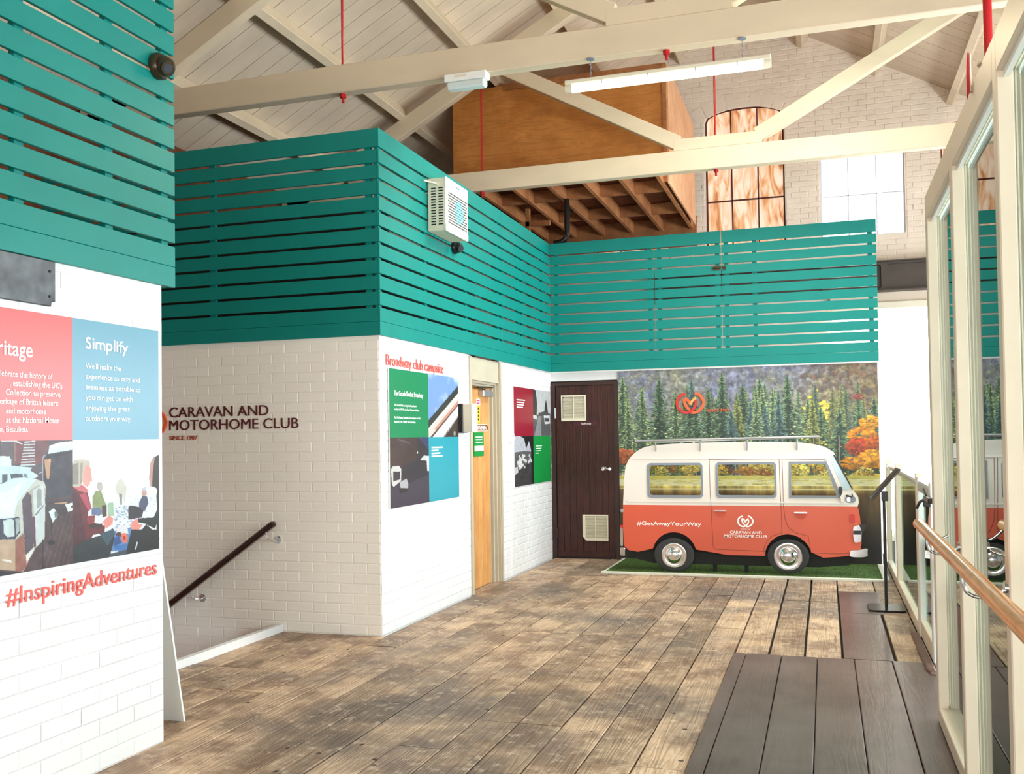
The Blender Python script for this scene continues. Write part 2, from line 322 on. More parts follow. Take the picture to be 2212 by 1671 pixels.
# ------------------------------------------------------------------ printed pictures (flat prints, inked per vertex)
class Cv:
    def __init__(s, w_, h_, col): s.w, s.h = w_, h_; s.a = np.ones((h_, w_, 3))*np.array(col, float); s.r = np.random.RandomState(3)
    def poly(s, pts, col, al=1.0):
        P = np.array(pts, float)*[s.w, s.h]; x0, y0 = np.floor(P.min(0)).astype(int); x1, y1 = np.ceil(P.max(0)).astype(int)+1
        x0 = max(x0, 0); y0 = max(y0, 0); x1 = min(x1, s.w); y1 = min(y1, s.h)
        if x1 <= x0 or y1 <= y0: return
        X, Y = np.meshgrid(np.arange(x0, x1)+.5, np.arange(y0, y1)+.5); ins = np.zeros(X.shape, bool); j = len(P)-1
        for i in range(len(P)):
            xi, yi = P[i]; xj, yj = P[j]
            if yi != yj:
                c = ((yi > Y) != (yj > Y)) & (X < (xj-xi)*(Y-yi)/(yj-yi)+xi); ins ^= c
            j = i
        s.a[y0:y1, x0:x1][ins] = s.a[y0:y1, x0:x1][ins]*(1-al) + np.array(col, float)*al
    def ell(s, cx, cy, rx, ry, col, al=1.0):
        cx *= s.w; cy *= s.h; rx *= s.w; ry *= s.h; x0 = max(int(cx-rx), 0); x1 = min(int(cx+rx)+2, s.w); y0 = max(int(cy-ry), 0); y1 = min(int(cy+ry)+2, s.h)
        if x1 <= x0 or y1 <= y0: return
        X, Y = np.meshgrid(np.arange(x0, x1)+.5, np.arange(y0, y1)+.5); ins = ((X-cx)/max(rx, .5))**2+((Y-cy)/max(ry, .5))**2 < 1
        s.a[y0:y1, x0:x1][ins] = s.a[y0:y1, x0:x1][ins]*(1-al) + np.array(col, float)*al
    def rect(s, x0, y0, x1, y1, col, al=1.0): s.poly([(x0, y0), (x1, y0), (x1, y1), (x0, y1)], col, al)
    def noise(s, n, seed=1, ax=1.0):
        r = np.random.RandomState(seed); out = np.zeros((s.h, s.w)); amp = 1; tot = 0
        for o in range(4):
            gx, gy = int(n*2**o*ax)+2, int(n*2**o)+2; g = r.rand(gy, gx); X = np.linspace(0, gx-1.001, s.w); Y = np.linspace(0, gy-1.001, s.h)
            xi = X.astype(int); yi = Y.astype(int); fx = X-xi; fy = (Y-yi)[:, None]
            out += amp*((g[yi][:, xi]*(1-fx)+g[yi][:, xi+1]*fx)*(1-fy)+(g[yi+1][:, xi]*(1-fx)+g[yi+1][:, xi+1]*fx)*fy); tot += amp; amp *= .55
        return (out/tot-.5)[:, :, None]
    def mesh(s, name, o, du, dv, dim=1.0):
        """o = upper left corner, du/dv = vectors of the whole width/height"""
        o = np.array(o, float); du = np.array(du, float); dv = np.array(dv, float); U, V = np.meshgrid(np.linspace(0, 1, s.w), np.linspace(0, 1, s.h))
        co = o + U[..., None]*du + V[..., None]*dv; idx = np.arange(s.w*s.h).reshape(s.h, s.w)
        q = np.stack([idx[:-1, :-1], idx[1:, :-1], idx[1:, 1:], idx[:-1, 1:]], -1).reshape(-1, 4)
        m = bpy.data.meshes.new(name); m.vertices.add(s.w*s.h); m.vertices.foreach_set('co', co.reshape(-1)); m.loops.add(q.size); m.loops.foreach_set('vertex_index', q.reshape(-1).astype(np.int32))
        m.polygons.add(len(q)); m.polygons.foreach_set('loop_start', (np.arange(len(q))*4).astype(np.int32)); m.update(calc_edges=True)
        s.a = s.a*dim; at = m.color_attributes.new('ink', 'FLOAT_COLOR', 'POINT'); a = np.ones((s.w*s.h, 4)); a[:, :3] = lin(np.clip(s.a, 0, 255)).reshape(-1, 3); at.data.foreach_set('color', a.reshape(-1)); return m

# ------------------------------------------------------------------ structure: floor
floor = struct('floor', B().box((-6.45, -3, -.2), (4.35, 3.98, -.034)).box((-6.45, 6.53, -.2), (4.35, 14.1, -.034)).box((-3.967, 3.98, -.2), (4.35, 6.53, -.034)).me('floor'), M_sub)
def plank(x0, x1, y0, y1, z, mat, jit=.0018, th=.032, gap=.0035):
    """a board with slightly wandering edges and a small arris"""
    n = max(2, int((y1-y0)/.35)); b = bmesh.new(); rows = []
    x0 += gap; x1 -= gap; y0 += .003; y1 -= .003; dz = rnd.uniform(-.0022, .0022) if jit else 0
    for i in range(n+1):
        y = y0+(y1-y0)*i/n; a = x0+rnd.uniform(-jit, jit); c = x1+rnd.uniform(-jit, jit); e = .004
        zz = z+dz+rnd.uniform(-.0006, .0006)*(jit > 0)
        rows.append([b.verts.new(p) for p in ((a, y, zz-th), (a, y, zz-e), (a+e, y, zz), (c-e, y, zz), (c, y, zz-e), (c, y, zz-th))])
    for r0, r1 in zip(rows, rows[1:]):
        for k in range(5): b.faces.new((r0[k], r0[k+1], r1[k+1], r1[k]))
    b.faces.new(rows[0][::-1]); b.faces.new(rows[-1]); bmesh.ops.recalc_face_normals(b, faces=b.faces)
    m = bpy.data.meshes.new('plank'); b.to_mesh(m); b.free(); part('plank', m, mat, floor)
def column(x0, x1, ya, yb, joints=None, z=0, mat=None, gap=.0035):
    ys = [ya]
    if joints: ys += [j for j in joints if ya < j < yb]
    while yb-ys[-1] > 4.2: ys.append(ys[-1]+rnd.uniform(1.7, 3.6))
    ys.append(yb)
    for a, b in zip(ys, ys[1:]): plank(x0, x1, a, b, z, mat or M_plank, gap=gap)
seams = [-.605-.2265*k for k in range(12)]
J = {0: [4.24-.0, 7.4], 1: [4.24, 8.9], 2: [2.6, 6.0, 8.3], 3: [4.72, 8.0], 4: [4.72, 6.93], 5: [4.23, 6.93], 6: [3.1, 6.95, 9.4], 7: [4.9, 6.89], 8: [3.4, 7.6], 9: [5.6, 8.6], 10: [3.0, 6.2, 9.0]}
for k in range(11):
    a, b = seams[k+1], seams[k]
    if a > -3.12: column(a, b, .8 if k < 7 else 2.0, 11.2, J.get(k))
for a, b in ((-3.967, -3.75), (-3.75, -3.53), (-3.53, -3.32), (-3.32, -3.0965)): column(a, b, 4.0, 6.5, [5.4 if a < -3.6 else 4.9])
for a, b in ((-.605, -.385), (-.385, -.16), (-.16, .075)): column(a, b, 6.56, 11.2, [8.1 if a < -.5 else 8.75], gap=.008)
column(.075, .40, 9.35, 11.2); column(.40, .60, 6.55, 11.2, [8.3])
for (a, b) in ((-.605, -.525), (-.525, -.3), (-.3, -.08), (-.08, .143), (.143, .368), (.368, .62)): plank(a, b, .6, 6.55, .010, M_dark, .0004, .04, .002)
plank(.08, .385, 6.57, 8.22, .006, M_dark, .0004, .034, .002); plank(.08, .42, 8.23, 9.34, .006, M_dark, .0004, .034, .002)
for k in range(7): plank(.62+.30*k, .92+.30*k, 1.5, 14.0, 0, M_dark, .0004, .032, .002)
bx('plank', (-3.2, 8.5, -.032), (-3.09, 9.2, -.001), M_plank, floor)

# stairwell
stair = struct('floor', B().box((-3.99, 4.0, -.25), (-3.945, 6.5, .055)).me('kerb'), M_brick); stair.name = 'trim_1'
st = thing('staircase', 'flight of stairs going down behind the white corner wall', 'stairs', loc=(-4.0, 5.2, -.2))
for k in range(8): part('step', B().box((-4.26-.26*k, 4.12, -.22-.18*k), (-3.99-.26*k, 6.5, -.18-.18*k)).box((-4.02-.26*k, 4.12, -.36-.18*k), (-3.99-.26*k, 6.5, -.22-.18*k)).me('step'), M_joist, st)

# ------------------------------------------------------------------ structure: walls with their bricks
def frustum(L_, h, d, e=.007):
    m = bpy.data.meshes.new('brick'); a, b = L_/2, h/2
    v = [(-a, -b, 0), (a, -b, 0), (a, b, 0), (-a, b, 0), (-a+e, -b+e, d), (a-e, -b+e, d), (a-e, b-e, d), (-a+e, b-e, d)]
    m.from_pydata(v, [], [(4, 5, 6, 7), (0, 1, 5, 4), (1, 2, 6, 5), (2, 3, 7, 6), (3, 0, 4, 7)]); return m
BM = {}
def bricks(wall, plane, at, u0, u1, v0, v1, mat, skip=(), Lb=.225, hb=.0752, depth=.0045, jit=.0006, region=None, cap=300):
    T = AX[plane]; n = (T @ Vector((0, 0, 1))); pos = Vector((at if abs(n.x) > .5 else 0, at if abs(n.y) > .5 else 0, 0)); items = []
    rows = int((v1-v0)/hb+.5)
    for r in range(rows):
        v = v0+r*hb; u = u0-(Lb/2 if r % 2 else 0)
        while u < u1-.02:
            a, b = max(u, u0), min(u+Lb, u1); u += Lb
            segs = [(a, b)]
            for (p, q, s, t) in skip(v, v+hb) if callable(skip) else skip:
                if v+hb > s+.01 and v < t-.01:
                    ns = []
                    for (c, d) in segs:
                        if d <= p or c >= q: ns.append((c, d)); continue
                        if c < p: ns.append((c, p))
                        if d > q: ns.append((q, d))
                    segs = ns
            for c, d in segs:
                if d-c > .03: items.append((c, d, v, min(v+hb, v1)))
    if region: items.sort(key=lambda t: 0 if (region[0] < t[0] < region[1] and region[2] < t[2] < region[3]) else 1)
    rest = bmesh.new()
    for i, (c, d, v, vv) in enumerate(items):
        key = (round(d-c, 3), round(vv-v, 3), depth)
        if key not in BM: BM[key] = frustum(key[0]-.0015, key[1]-.0015, depth)
        mt = Matrix.Translation(pos + T @ Vector(((c+d)/2, (v+vv)/2, rnd.uniform(-jit, jit)*2))) @ T @ Matrix.Rotation(rnd.uniform(-1, 1)*jit*6, 4, 'Z')
        if i < cap:
            o = link('brick', BM[key], wall); o.matrix_local = mt
            if not BM[key].materials: BM[key].materials.append(mat)
            if BM[key].materials[0] is not mat: o.material_slots[0].link = 'OBJECT'; o.material_slots[0].material = mat
        else:
            k = len(rest.verts); rest.from_mesh(BM[key]); rest.verts.ensure_lookup_table()
            for q in rest.verts[k:]: q.co = mt @ q.co
    if len(items) > cap:
        m = bpy.data.meshes.new('brickwork'); rest.to_mesh(m); o = part('brickwork', m, mat, wall); o['kind'] = 'stuff'
    rest.free()
ZT = 2.215
wl = struct('wall_left', shape('wall_left', [rect(-3.0, -.2, 3.985, ZT)], 'yz', -3.082, .12), M_mortar)
bricks(wl, 'yz', -3.082, 2.2, 3.985, 0, ZT, M_brick)
wr_ = struct('wall_left_return', B().box((-6.4, 3.87, -1.8), (-3.202, 3.985, ZT)).me('w'), M_brick)
wf = struct('wall_stair', shape('wall_stair', [rect(-6.45, -1.9, -3.1235, ZT)], 'xz', 6.505, .12), M_cbrick)
bricks(wf, 'xz', 6.505, -5.15, -3.125, -.526, ZT, M_cbrick, depth=.0031)
M_darkb = paint('dark_backdrop', (46, 36, 30), .8)  # near-black colour standing in for the shade behind the slats
D1 = (8.42, 9.27)
wb = struct('wall_gents', shape('wall_gents', [rect(6.508, -.03, D1[0], ZT)], 'yz', -3.122, .14), M_mortar)
bricks(wb, 'yz', -3.122, 6.505, D1[0]-.02, 0, ZT, M_brick, depth=.003, cap=260)
wb2 = struct('wall_gents_far', shape('wall_gents_far', [rect(D1[1], -.03, 11.2, ZT)], 'yz', -3.122, .14), M_mortar)
bricks(wb2, 'yz', -3.122, D1[1]+.01, 11.19, 0, ZT, M_brick, depth=.0045, cap=280)
wm = struct('wall_back', shape('wall_back', [[(-2.31, 0), (.56, 0), (.56, ZT), (-3.122, ZT), (-3.122, 2.10), (-2.31, 2.10)]], 'xz', 11.2, .1), M_brick)
bx('trim_2', (-3.12, 11.17, 2.195), (.56, 11.2, 2.222), M_white); bpy.data.objects['trim_2']['kind'] = 'structure'

# gable wall with its windows
def zr(x): return 7.49-.544*abs(x+1.05)
def arch(cx, hw, z0, zs, rise, n=10):
    return [(cx-hw, z0), (cx+hw, z0)] + [(cx+hw*math.cos(math.pi*k/n), zs+rise*math.sin(math.pi*k/n)**.8) for k in range(n+1)]
W1 = (-1.57, -.47); W2 = (.005, 1.10); W0 = (-3.2, -2.1)
holes = [arch((W1[0]+W1[1])/2, .55, 4.10, 5.94, .18), rect(W2[0], 4.14, W2[1], 5.30), arch(-2.65, .55, 4.10, 5.94, .18), arch(2.1, .55, 4.10, 5.5, .12), rect(.15, 0.15, 1.40, 3.14), rect(1.62, .15, 3.3, 3.14)]
gw = struct('wall_gable', shape('wall_gable', [[(-6.45, -.2), (4.35, -.2), (4.35, zr(4.35)), (-1.05, 7.49), (-6.45, zr(-6.45))]]+holes, 'xz', 14.1, .3), M_gbrick)
def gskip(z0, z1):
    out = [(W1[0]-.01, W1[1]+.01, 4.0, 6.06), (W2[0]-.01, W2[1]+.01, 4.1, 5.34), (-3.2, -2.1, 4.0, 6.06), (1.55, 2.65, 4.0, 5.6)]
    zm = max(z0, z1); hw = (7.49-zm)/.544-.03
    return out + [(-9, -1.05-hw, 0, 9), (-1.05+hw, 9, 0, 9)]
bricks(gw, 'xz', 14.1, -2.3, 2.4, 3.76, 7.40, M_gbrick, skip=gskip, depth=.006, jit=.0016, region=(-1.9, 1.4, 4.6, 6.9))
for s in range(11):       # soldier bricks of the arch over the stained window
    a = R(90+ (s-5)*7.2); cx, cz, rr = -1.02, 4.92, 1.32
    o = link('brick', frustum(.21, .15, .006), gw); o.data.materials.append(M_gbrick); T = AX['xz']
    o.matrix_local = Matrix.Translation((cx+rr*math.cos(a), 14.098, cz+rr*math.sin(a)*.97)) @ T @ Matrix.Rotation(a, 4, 'Z')
def gable_window(name, x0, x1, z0, z1, rise, nx, zrows, mat, bar, bw=.018, yy=14.2):
    root = struct(name, None); root.location = ((x0+x1)/2, yy, z0)
    cx = (x0+x1)/2; hw = (x1-x0)/2
    out = arch(cx, hw, z0, z1, rise) if rise else rect(x0, z0, x1, z1)
    inn = arch(cx, hw-.025, z0+.025, z1, rise-.02) if rise else rect(x0+.02, z0+.02, x1-.02, z1-.02)
    part('window_frame', shape('window_frame', [out, inn], 'xz', yy-.015, .05), bar, root)
    for i in range(nx):
        for j in range(len(zrows)-1):
            a = x0+(x1-x0)*i/nx; b = x0+(x1-x0)*(i+1)/nx; top = zrows[j+1]
            if rise and j == len(zrows)-2:
                n = 4; pts = [(a, zrows[j]), (b, zrows[j])]
                for k in range(n+1):
                    xx = b+(a-b)*k/n; t = math.acos(max(-1, min(1, (xx-cx)/hw))); pts.append((xx, z1+rise*math.sin(t)**.8))
            else: pts = rect(a, zrows[j], b, top)
            part('pane', shape('pane', [pts], 'xz', yy+.0, .006), mat, root)
    for i in range(1, nx):
        xx = x0+(x1-x0)*i/nx; t = math.sin(math.acos((xx-cx)/hw))**.8 if rise else 0
        bx('glazing_bar', (xx-bw/2, yy-.03, z0), (xx+bw/2, yy, z1+rise*t), bar, root)
    for z in zrows[1:-1]: bx('glazing_bar', (x0, yy-.03, z-bw/2), (x1, yy, z+bw/2), bar, root)
M_bar1 = paint('dark_red_bar', (84, 26, 28), .6); M_bar2 = paint('pale_bar', (205, 208, 222), .5)
gable_window('window_1', W1[0], W1[1], 4.10, 5.94, .18, 3, [4.10, 4.79, 5.45, 5.94], M_stain, M_bar1)
gable_window('window_2', W2[0], W2[1], 4.14, 5.30, 0, 3, [4.14, 4.72, 5.30], M_pane, M_bar2, .012)
gable_window('window_3', -3.2, -2.1, 4.10, 5.94, .18, 3, [4.10, 4.79, 5.45, 5.94], M_stain, M_bar1)
gable_window('window_4', 1.55, 2.65, 4.10, 5.5, .12, 3, [4.10, 4.79, 5.5], M_stain, M_bar1)
gable_window('window_5', .15, 1.40, .15, 3.14, 0, 1, [.15, 3.14], M_pane, M_beige, .02, 14.25)
gable_window('window_6', 1.62, 3.3, .15, 3.14, 0, 2, [.15, 3.14], M_pane, M_beige, .02, 14.25)
bl = thing('roller_blind', 'cream roller blind glowing with daylight over the tall window beside the forest picture', 'blind', loc=(.78, 14.0, 3.2))
part('blind_fabric', B().box((.12, 14.03, .12), (1.43, 14.04, 3.13)).me('blind_fabric'), M_blind, bl); part('headbox', B().box((.1, 13.98, 3.10), (1.46, 14.06, 3.2), None, .01).me('headbox'), M_ivory, bl)
part('crossbar', B().box((.12, 14.02, 1.80), (1.43, 14.028, 1.95)).me('crossbar'), emit('shaded_blind', (250, 240, 214), .85), bl)  # band's shaded look is painted in as a dimmer glow
bl2 = thing('roller_blind', 'pale roller blind glowing behind the glass partition', 'blind', loc=(2.4, 14.0, 3.2))
part('blind_fabric', B().box((1.6, 14.03, .15), (3.3, 14.04, 3.13)).me('blind_fabric'), M_blind, bl2); part('headbox', B().box((1.58, 13.98, 3.10), (3.32, 14.06, 3.2), None, .01).me('headbox'), M_ivory, bl2)
bx('trim_3', (.1, 14.03, 3.14), (4.3, 14.09, 3.33), M_cream)['kind'] = 'structure'
sb = thing('steel_girder', 'dark brown steel girder with recessed panels under the brick gable', 'girder', loc=(1, 14, 3.34))
x = -2.3; cells = [rect(-2.3, 3.335, 3.9, 3.735)]
for k in range(8): cells.append(rrect(-2.25+.76*k+.03, 3.375, -2.25+.76*(k+1)-.03, 3.70, .035))
part('web_frame', shape('web_frame', cells, 'xz', 13.94, .05), M_steelb, sb); part('web', B().box((-2.3, 13.985, 3.335), (3.9, 14.02, 3.735)).me('web'), M_steelb, sb)
part('flange', B().box((-2.3, 13.86, 3.33), (3.9, 14.02, 3.345)).me('flange'), M_steelb, sb); part('flange', B().box((-2.3, 13.88, 3.728), (3.9, 14.02, 3.742)).me('flange'), M_steelb, sb)

# outer walls out of view: they close the hall and hold the windows that light it
wrt = [[(-3, -.2), (14.1, -.2), (14.1, 4.55), (-3, 4.55)]] + [rect(y-1.15, 1.1, y+1.15, 2.8) for y in (-.6, 2.2, 5.0, 7.8, 10.6)] + [rect(12.4, 1.1, 13.6, 2.8)]
struct('wall_right', shape('wall_right', wrt, 'yz', 4.45, .1), M_brick)
for i, y in enumerate((-.6, 2.2, 5.0, 7.8, 10.6)):
    root = struct('window_%d' % (7+i), None); root.location = (4.4, y, 1.1)
    part('window_frame', shape('window_frame', [rect(y-1.15, 1.1, y+1.15, 2.8), rect(y-1.1, 1.15, y-.03, 2.75), rect(y+.03, 1.15, y+1.1, 2.75)], 'yz', 4.42, .04), M_white, root)
    for a, b in ((y-1.1, y-.03), (y+.03, y+1.1)): bx('pane', (4.395, a, 1.15), (4.40, b, 2.75), M_glass, root)
struct('wall_outer_left', B().box((-6.57, -3, -1.9), (-6.45, 14.1, 4.6)).me('w'), M_osb)  # dark colour put on this wall so the slat gaps look dim
for lb_, a_, b_ in (('dark boarding added to darken the gaps of the shaded slat screen', (-6.4, 7.7, 2.2), (-3.6, 7.74, 3.5)), ('dark boarding added to darken the gaps of the near slat screen', (-4.24, -.5, 2.2), (-4.2, 3.9, 3.68)), ('dark boarding added to darken the gaps of the bright slat screen over the washroom door', (-4.04, 7.8, 2.2), (-4.0, 11.0, 3.45))):  # dark sheets added behind the slats so their gaps read as shade
    t = thing('backdrop', lb_, 'backdrop', loc=a_); nx = 10; ln_ = 0 if b_[0]-a_[0] > .5 else 1
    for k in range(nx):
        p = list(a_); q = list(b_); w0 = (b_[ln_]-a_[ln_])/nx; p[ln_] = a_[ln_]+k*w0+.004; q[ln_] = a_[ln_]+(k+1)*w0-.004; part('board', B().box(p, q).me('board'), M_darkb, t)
struct('wall_front', shape('wall_front', [[(-6.45, -.2), (4.35, -.2), (4.35, zr(4.35)), (-1.05, 7.49), (-6.45, zr(-6.45))], rect(-2.3, .0, .5, 2.6)], 'xz', -3.0, .12), M_brick)
# lids over the two side rooms, in the dark behind the slats
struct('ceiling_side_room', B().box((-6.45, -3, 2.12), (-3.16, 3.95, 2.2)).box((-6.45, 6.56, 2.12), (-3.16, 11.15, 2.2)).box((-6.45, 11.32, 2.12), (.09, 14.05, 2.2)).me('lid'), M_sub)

# ------------------------------------------------------------------ roof
ce = struct('ceiling', None); ce.empty_display_size = .1
sl = math.atan(.544); cs = math.cos(sl)
def on_roof(side, d): return Vector((-1.05+side*d, 0, 7.49-.544*d))
def roof_piece(side, d0, d1, y0, y1, lift, th):
    """slab lying on the slope, distances d measured level from the ridge"""
    b = bmesh.new(); n = Vector((side*math.sin(sl), 0, math.cos(sl))); vs = []
    for d in (d0, d1):
        p = on_roof(side, d)
        for y in (y0, y1):
            for t in (lift, lift+th): q = p+n*t; vs.append(b.verts.new((q.x, y, q.z)))
    bmesh.ops.convex_hull(b, input=vs); bmesh.ops.recalc_face_normals(b, faces=b.faces); m = bpy.data.meshes.new('board'); b.to_mesh(m); b.free(); return m
RL = {1: [(7.6, 9.9)]}; RD = (1.25, 2.9)
pb = .228
for side in (-1, 1):
    y = 4.4 if side < 0 else 6.0
    while y < 14.3:
        a, b = y+.004, min(y+pb, 14.40)-.004; cut = side > 0 and any(p-.01 < (a+b)/2 < q+.01 for p, q in RL[1])
        for d0, d1 in (((0, RD[0]), (RD[1], 5.45)) if cut else ((0, 5.45),)): part('board', roof_piece(side, d0, d1, a, b, rnd.uniform(0, .002), .02), M_ceil, ce)
        y += pb
for k, (y0, y1) in enumerate(((-3, 4.4), (4.4, 14.45))): part('backing', roof_piece(-1, 0, 5.45, y0, y1, .022 if k else .0, .05), M_joint if k else M_ceil, ce)
for y0, y1, d0, d1 in ((-3, 6, 0, 5.45), (6, 7.6, 0, 5.45), (9.9, 14.45, 0, 5.45), (7.6, 9.9, 0, RD[0]), (7.6, 9.9, RD[1], 5.45)):
    part('backing', roof_piece(1, d0, d1, y0, y1, .0 if y0 < 0 else .022, .05), M_ceil if y0 < 0 else M_joint, ce)
for k, (y0, y1) in enumerate(RL[1]):
    w_ = struct('window_%d' % (12+k), None); w_.location = (1, y0, 6.4)
    part('pane', roof_piece(1, RD[0], RD[1], y0, y1, .06, .006), M_glass, w_); part('window_frame', roof_piece(1, RD[0]-.04, RD[0]+.02, y0, y1, -.03, .09), M_white, w_); part('window_frame', roof_piece(1, RD[1]-.02, RD[1]+.04, y0, y1, -.03, .09), M_white, w_)
PD = (.0, .90, 1.85, 2.80, 3.78, 4.75)
for side in (-1, 1):
    for d in PD[1:]:
        p = on_roof(side, d); n = Vector((side*math.sin(sl), 0, math.cos(sl)))
        mt = Matrix.Rotation(side*sl, 4, 'Y'); c = p-n*.092
        part('purlin', B().box((c.x-.045, -3, c.z-.09), (c.x+.045, 14.09, c.z+.09), mt, .006).me('purlin'), M_beam, ce)
part('ridge_board', B().box((-1.07, -3, 7.2), (-1.03, 14.09, 7.46)).me('ridge_board'), M_beam, ce)

def hexnut(b, p, r): b.cyl(p, (p[0], p[1], p[2]-.03), r, n=6); b.cyl((p[0], p[1], p[2]-.03), (p[0], p[1], p[2]-.07), r*.45, n=8); return b
def truss(y, label, full=True):
    t = thing('roof_truss', label, 'roof truss', loc=(-1.05, y, 4.31)); y0, y1 = y-.055, y+.055
    part('tie_beam', B().box((-6.40, y0, 4.315), (4.30, y1, 4.545), None, .006).me('tie_beam'), M_beam, t)
    for s in (-1, 1):
        a = Vector((-1.05+s*5.25, y, 7.49-.544*5.25-.20)); b = Vector((-1.05+s*.02, y, 7.49-.20)); d = (b-a); L_ = d.length; ang = math.atan2(d.z, d.x)
        c = (a+b)/2 - Vector((0, 0, .105))
        part('principal_rafter', B().box((c.x-L_/2, y0, c.z-.095), (c.x+L_/2, y1, c.z+.095), Matrix.Rotation(-ang, 4, 'Y'), .006).me('principal_rafter'), M_beam, t)
        a = Vector((-1.05+s*.42, y, 4.635)); b = Vector((-1.05+s*2.72, y, 5.885)); d = b-a; L_ = d.length; ang = math.atan2(d.z, d.x); c = (a+b)/2
        part('strut', B().box((c.x-L_/2, y0+.004, c.z-.078), (c.x+L_/2, y1-.004, c.z+.078), Matrix.Rotation(-ang, 4, 'Y'), .005).me('strut'), M_beam, t)
    part('straining_sill', B().box((-1.52, y0+.003, 4.545), (-.58, y1-.003, 4.675), None, .005).me('straining_sill'), M_beam, t)
    for x, top in ((-1.07, 7.2), (-3.76, zr(-3.76)-.35), (1.62, zr(1.62)-.35)):
        part('tie_rod', B().tube([(x, y+.0, 4.3), (x, y, top)], .011, 8).me('tie_rod', True), M_red, t)
        part('nut', hexnut(B(), (x, y, 4.315), .028).me('nut'), M_red, t)
truss(10.65, 'farther cream timber roof truss in front of the plywood box'); truss(7.2, 'nearer cream timber roof truss with the long lit fluorescent light under it')
truss(3.75, 'cream timber roof truss nearest the camera, above the picture'); 

# ------------------------------------------------------------------ plywood box with joists
pbx = thing('plywood_box', 'large varnished plywood plant box high in the roof behind the farther truss', 'plywood box', loc=(-3.0, 11.3, 4.38))
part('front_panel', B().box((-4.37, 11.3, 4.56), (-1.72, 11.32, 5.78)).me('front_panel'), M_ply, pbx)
part('side_panel', B().box((-1.69, 11.3, 4.38), (-1.67, 13.7, 5.78)).me('side_panel'), woodmat('sunlit_ply', (226, 176, 134), (208, 146, 104), (214, 160, 120), .5, gs=(6, 3, .8), spots=False, worn=.3, bump=.08, pv=.03), pbx)  # side panel: sunlight painted into a paler copy of the plywood colours
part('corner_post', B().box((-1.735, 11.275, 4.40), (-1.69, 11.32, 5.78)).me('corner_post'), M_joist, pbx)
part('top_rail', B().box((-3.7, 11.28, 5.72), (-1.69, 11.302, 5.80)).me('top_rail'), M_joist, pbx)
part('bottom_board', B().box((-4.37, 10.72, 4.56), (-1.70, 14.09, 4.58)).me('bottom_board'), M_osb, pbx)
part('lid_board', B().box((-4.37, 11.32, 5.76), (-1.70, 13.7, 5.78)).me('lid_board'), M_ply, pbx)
for k in range(7): part('joist', B().box((-1.76-.43*k-.022, 10.72, 4.385), (-1.76-.43*k+.022, 14.08, 4.555)).me('joist'), M_joist, pbx)
for yy, nn in ((11.75, 6), (12.95, 6)):
    for k in range(nn): part('noggin', B().box((-1.782-.43*k-.386, yy, 4.41), (-1.782-.43*k, yy+.045, 4.55)).me('noggin'), M_joist, pbx)
part('ledger', B().box((-4.36, 13.97, 4.16), (-1.70, 14.09, 4.56)).me('ledger'), M_joist, pbx)
sf = thing('stud_frame', 'unfinished timber stud frame under the plywood box above the slat screen', 'stud frame', loc=(-3.6, 12, 2.2))
for x in (-4.1, -3.62): part('stud', B().box((x, 11.9, 2.2), (x+.05, 11.97, 4.38)).me('stud'), M_joist, sf)
for z in (3.2, 4.15): part('cross_rail', B().box((-4.4, 11.9, z), (-3.3, 11.96, z+.06)).me('cross_rail'), M_joist, sf)
pp = thing('waste_pipe', 'black bent pipe hanging below the joists', 'pipe', loc=(-3.0, 11.6, 3.8))
part('pipe', B().tube(smooth([(-2.99, 11.6, 4.38), (-2.99, 11.6, 4.05), (-2.995, 11.6, 3.93), (-3.05, 11.6, 3.86), (-3.16, 11.6, 3.84)], 4), .036, 12).me('pipe', True), M_black, pp)
part('socket', B().cyl((-2.99, 11.6, 4.20), (-2.99, 11.6, 4.28), .043, n=16).me('socket'), M_black, pp)

# ------------------------------------------------------------------ teal slat screens
GA, TOPB = .020, .138
zs = [2.2125]; 
levels = [(2.2125, 2.3135), (2.3150, 2.4150)]
z = 2.4150+GA
for k in range(10): levels.append((z, z+.0975)); z += .0975+GA
levels.append((z, z+TOPB)); ZTOP = z+TOPB
def screen(name, label, axis, at, segs, battens, th=.020, ext=(0, 0), bot=None):
    """segs: list of runs between vertical seams; battens: positions of the uprights behind"""
    t = thing(name, label, 'slat screen', loc=(at if axis == 'y' else segs[0][0], segs[0][0] if axis == 'y' else at, 2.21))
    for li, (z0, z1) in enumerate(levels):
        runs = [(segs[0][0], segs[-1][1])] if li < 2 else segs
        for a, b in runs:
            a_ = a+(.003 if a != segs[0][0] else 0); b_ = b-(.003 if b != segs[-1][1] else 0)
            if axis == 'y': A, Bq = (at-th, a_, z0), (at, b_, z1)
            else: A, Bq = (a_, at, z0), (b_, at+th, z1)
            part('slat', B().box(A, Bq, None, .0015).me('slat'), M_teal, t)
    for p in battens:
        if axis == 'y': A, Bq = (at-th-.03, p-.024, 2.2125), (at-th, p+.024, ZTOP-.03)
        else: A, Bq = (p-.024, at+th, 2.2125), (p+.024, at+th+.03, ZTOP-.03)
        part('batten', B().box(A, Bq).me('batten'), M_teal, t)
    return t
screen('slat_screen', 'teal slat screen nearest the camera, above the #InspiringAdventures wall', 'y', -3.060, [(-.5, 4.065)], [.6, 1.5, 2.55, 3.1, 3.62, 4.01])
screen('slat_screen', 'dark shaded teal slat screen above the CARAVAN AND MOTORHOME CLUB lettering', 'x', 6.485, [(-6.2, -3.1215)], [-5.9, -4.55, -3.2])
screen('slat_screen', 'bright teal slat screen above the washroom door, carrying the insect killer', 'y', -3.100, [(6.485, 9.33), (9.33, 10.03), (10.03, 11.155)], [6.53, 7.4, 8.35, 9.26, 9.40, 9.96, 10.1, 10.9])
